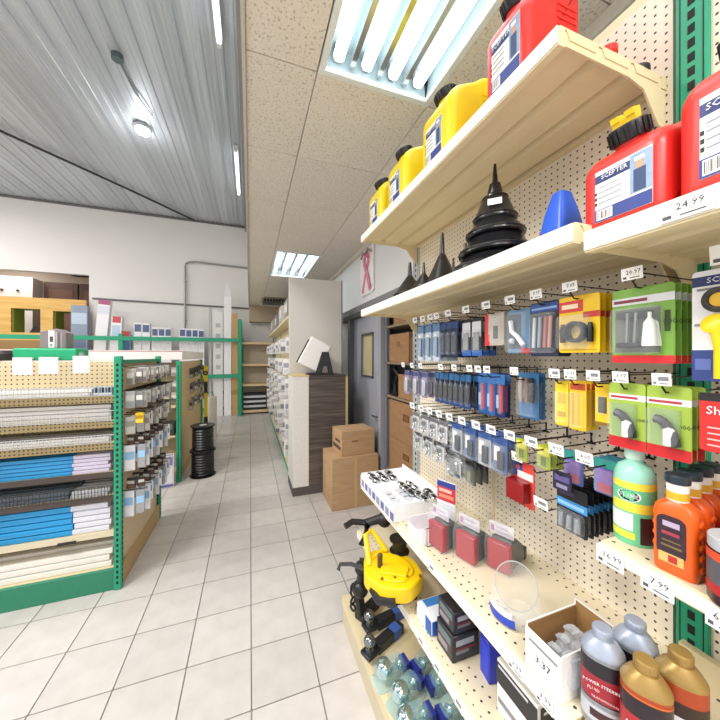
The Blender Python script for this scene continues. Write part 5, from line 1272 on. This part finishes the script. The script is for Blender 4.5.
# ================================================================== half wall, device and cartons by the door
hw = wroot('half_wall', 'dark wood panelled half wall with a white end, in front of the partition', 'counter', (.72, 3.45, 0))
lam = ramp_mat('dark_laminate', [(.25, '#3b332f'), (.5, '#5a514b'), (.75, '#756b64')], 2.6, (1, 1, 26), .4)
wp(MB().box(.43, .60, 3.335, 3.75, .09, 1.28), 'end_panel', C('#e3dfda', .5), hw)
wp(MB().box(.60, 1.02, 3.34, 3.75, .09, 1.27), 'laminate_panel', lam, hw)
wp(MB().box(.425, .605, 3.33, 3.76, 1.28, 1.292), 'cap_strip', C('#d8c08a', .5), hw)
wp(MB().box(.6, 1.03, 3.335, 3.76, 1.27, 1.286), 'top_cap', C('#4b433f', .5), hw)
wp(MB().box(1.02, 1.045, 3.335, 3.75, .09, 1.27), 'edge_trim', C('#cbb48a', .5), hw)
wp(MB().box(.428, 1.03, 3.328, 3.75, 0, .09), 'kick_plate', C('#55504c', .6), hw)
dvz = 1.2925
dv2 = thing('tilted_device', 'white tilted device held on a black A shaped stand on the half wall', 'device', (.72, 3.50, dvz-.006), -12)
m = MB(); m.box(-.13, .13, -.09, .09, -.17, .17, 0, Matrix.Translation((-.02, .02, .23)) @ Matrix.Rotation(R(28), 4, 'Y')); m.build('device_body', C('#e6e3df', .4), dv2, bevel=.02, seg=3)
m = MB(); m.box(-.145, -.128, -.07, .07, -.17, .12, 0, Matrix.Translation((-.02, .02, .23)) @ Matrix.Rotation(R(28), 4, 'Y')); m.build('screen', C('#2a2b2e', .25), dv2)
m = MB(); m.prism([(-.02, 0), (.05, 0), (.08, .10), (.115, .10), (.13, 0), (.19, 0), (.135, .26), (.06, .26)], 'y', -.125, -.09); m.box(-.12, .19, -.12, .09, 0, .018); m.build('stand', black, dv2, bevel=.004)
cb1 = carton('large plain brown carton on the floor by the half wall', (.985, 2.88, .0005), 0, .485, .40, .50, card_brown, ())
MB().box(-.01, .01, -.0006, .0, .0, .5).build('tape', C('#c9a877', .4), cb1)
m = MB(); m.box(-.2425, -.002, 0, .4, .5, .503); m.box(.002, .2425, 0, .4, .5, .503); m.build('flap', card_brown, cb1)
cb2 = carton('smaller brown carton with taped top, stacked on the large plain one', (1.03, 2.93, .5045), 3, .36, .30, .24, card_brown, [(-.0, .0, .4, .5, '#b08a58'), (.3, .5, .55, .62, '#8a6a42')])
m = MB(); m.box(-.18, .18, 0, .149, .24, .2425); m.box(-.18, .18, .151, .3, .24, .2425); m.build('flap', card_brown, cb2)
m = MB(); m.box(-.1806, -.18, .03, .27, .05, .09); m.box(-.1806, -.18, .05, .2, .12, .15); m.build('side_print', C('#5a4a38', .6), cb2)
# stock shelf with cartons beyond the pegboard end
ss = wroot('stock_shelf', 'steel stock shelf with brown cartons in the doorway beyond the pegboard end', 'shelving', (1.55, 2.4, 0))
for y in (2.06, 2.86):
    for x in (1.30, 1.74): wp(MB().box(x, x+.03, y-.015, y+.015, 0, 2.0), 'post', C('#8f9298', .4, .4), ss)
for z in (.38, 1.11, 1.44, 1.80): wp(MB().box(1.30, 1.77, 2.05, 2.87, z-.02, z), 'shelf', C('#8b7a62', .5), ss)
wp(MB().box(1.76, 1.77, 2.05, 2.87, .0, 2.0), 'back_panel', C('#4c3b30', .7), ss)
brown2 = ramp_mat('cardboard_brown', [(.3, '#8d6a48'), (.7, '#a07a55')], 6, (1, 1, 8), .8)
def bc(label, y0, y1, z, h, m=brown2):
    t = carton(label, (1.31, (y0+y1)/2, z), -90, y1-y0, .4, h, m, [(.42, .58, .55, .72, '#4d341f'), (.44, .56, .57, .70, '#7a5632')]); return t
bc('brown carton with a hand hole, lower of the pair on the stock shelf', 2.1, 2.8, .3805, .33); bc('brown carton with a hand hole, upper of the pair on the stock shelf', 2.1, 2.8, .7125, .36)
bc('brown carton on the third stock shelf', 2.4, 2.8, 1.4405, .27); bc('dark brown carton beside it on the third stock shelf', 2.1, 2.38, 1.4405, .22, C('#6d4528', .8)); bc('brown carton on the top of the stock shelf', 2.15, 2.7, 1.8005, .16)
bc('low brown carton on the stock shelf above the hand hole cartons', 2.15, 2.6, 1.1105, .22)
tl_ = thing('black_tool', 'black bent tool standing on the stock shelf beside the door', 'tool', (1.36, 2.72, 1.1105))
m = MB(); m.tube([(0, .04, .02), (0, .05, .12), (0, -.02, .2), (0, .06, .27)], .02, 8); m.box(-.03, .03, -.04, .08, 0, .03); m.build('tool_body', C('#1f1a18', .5), tl_)
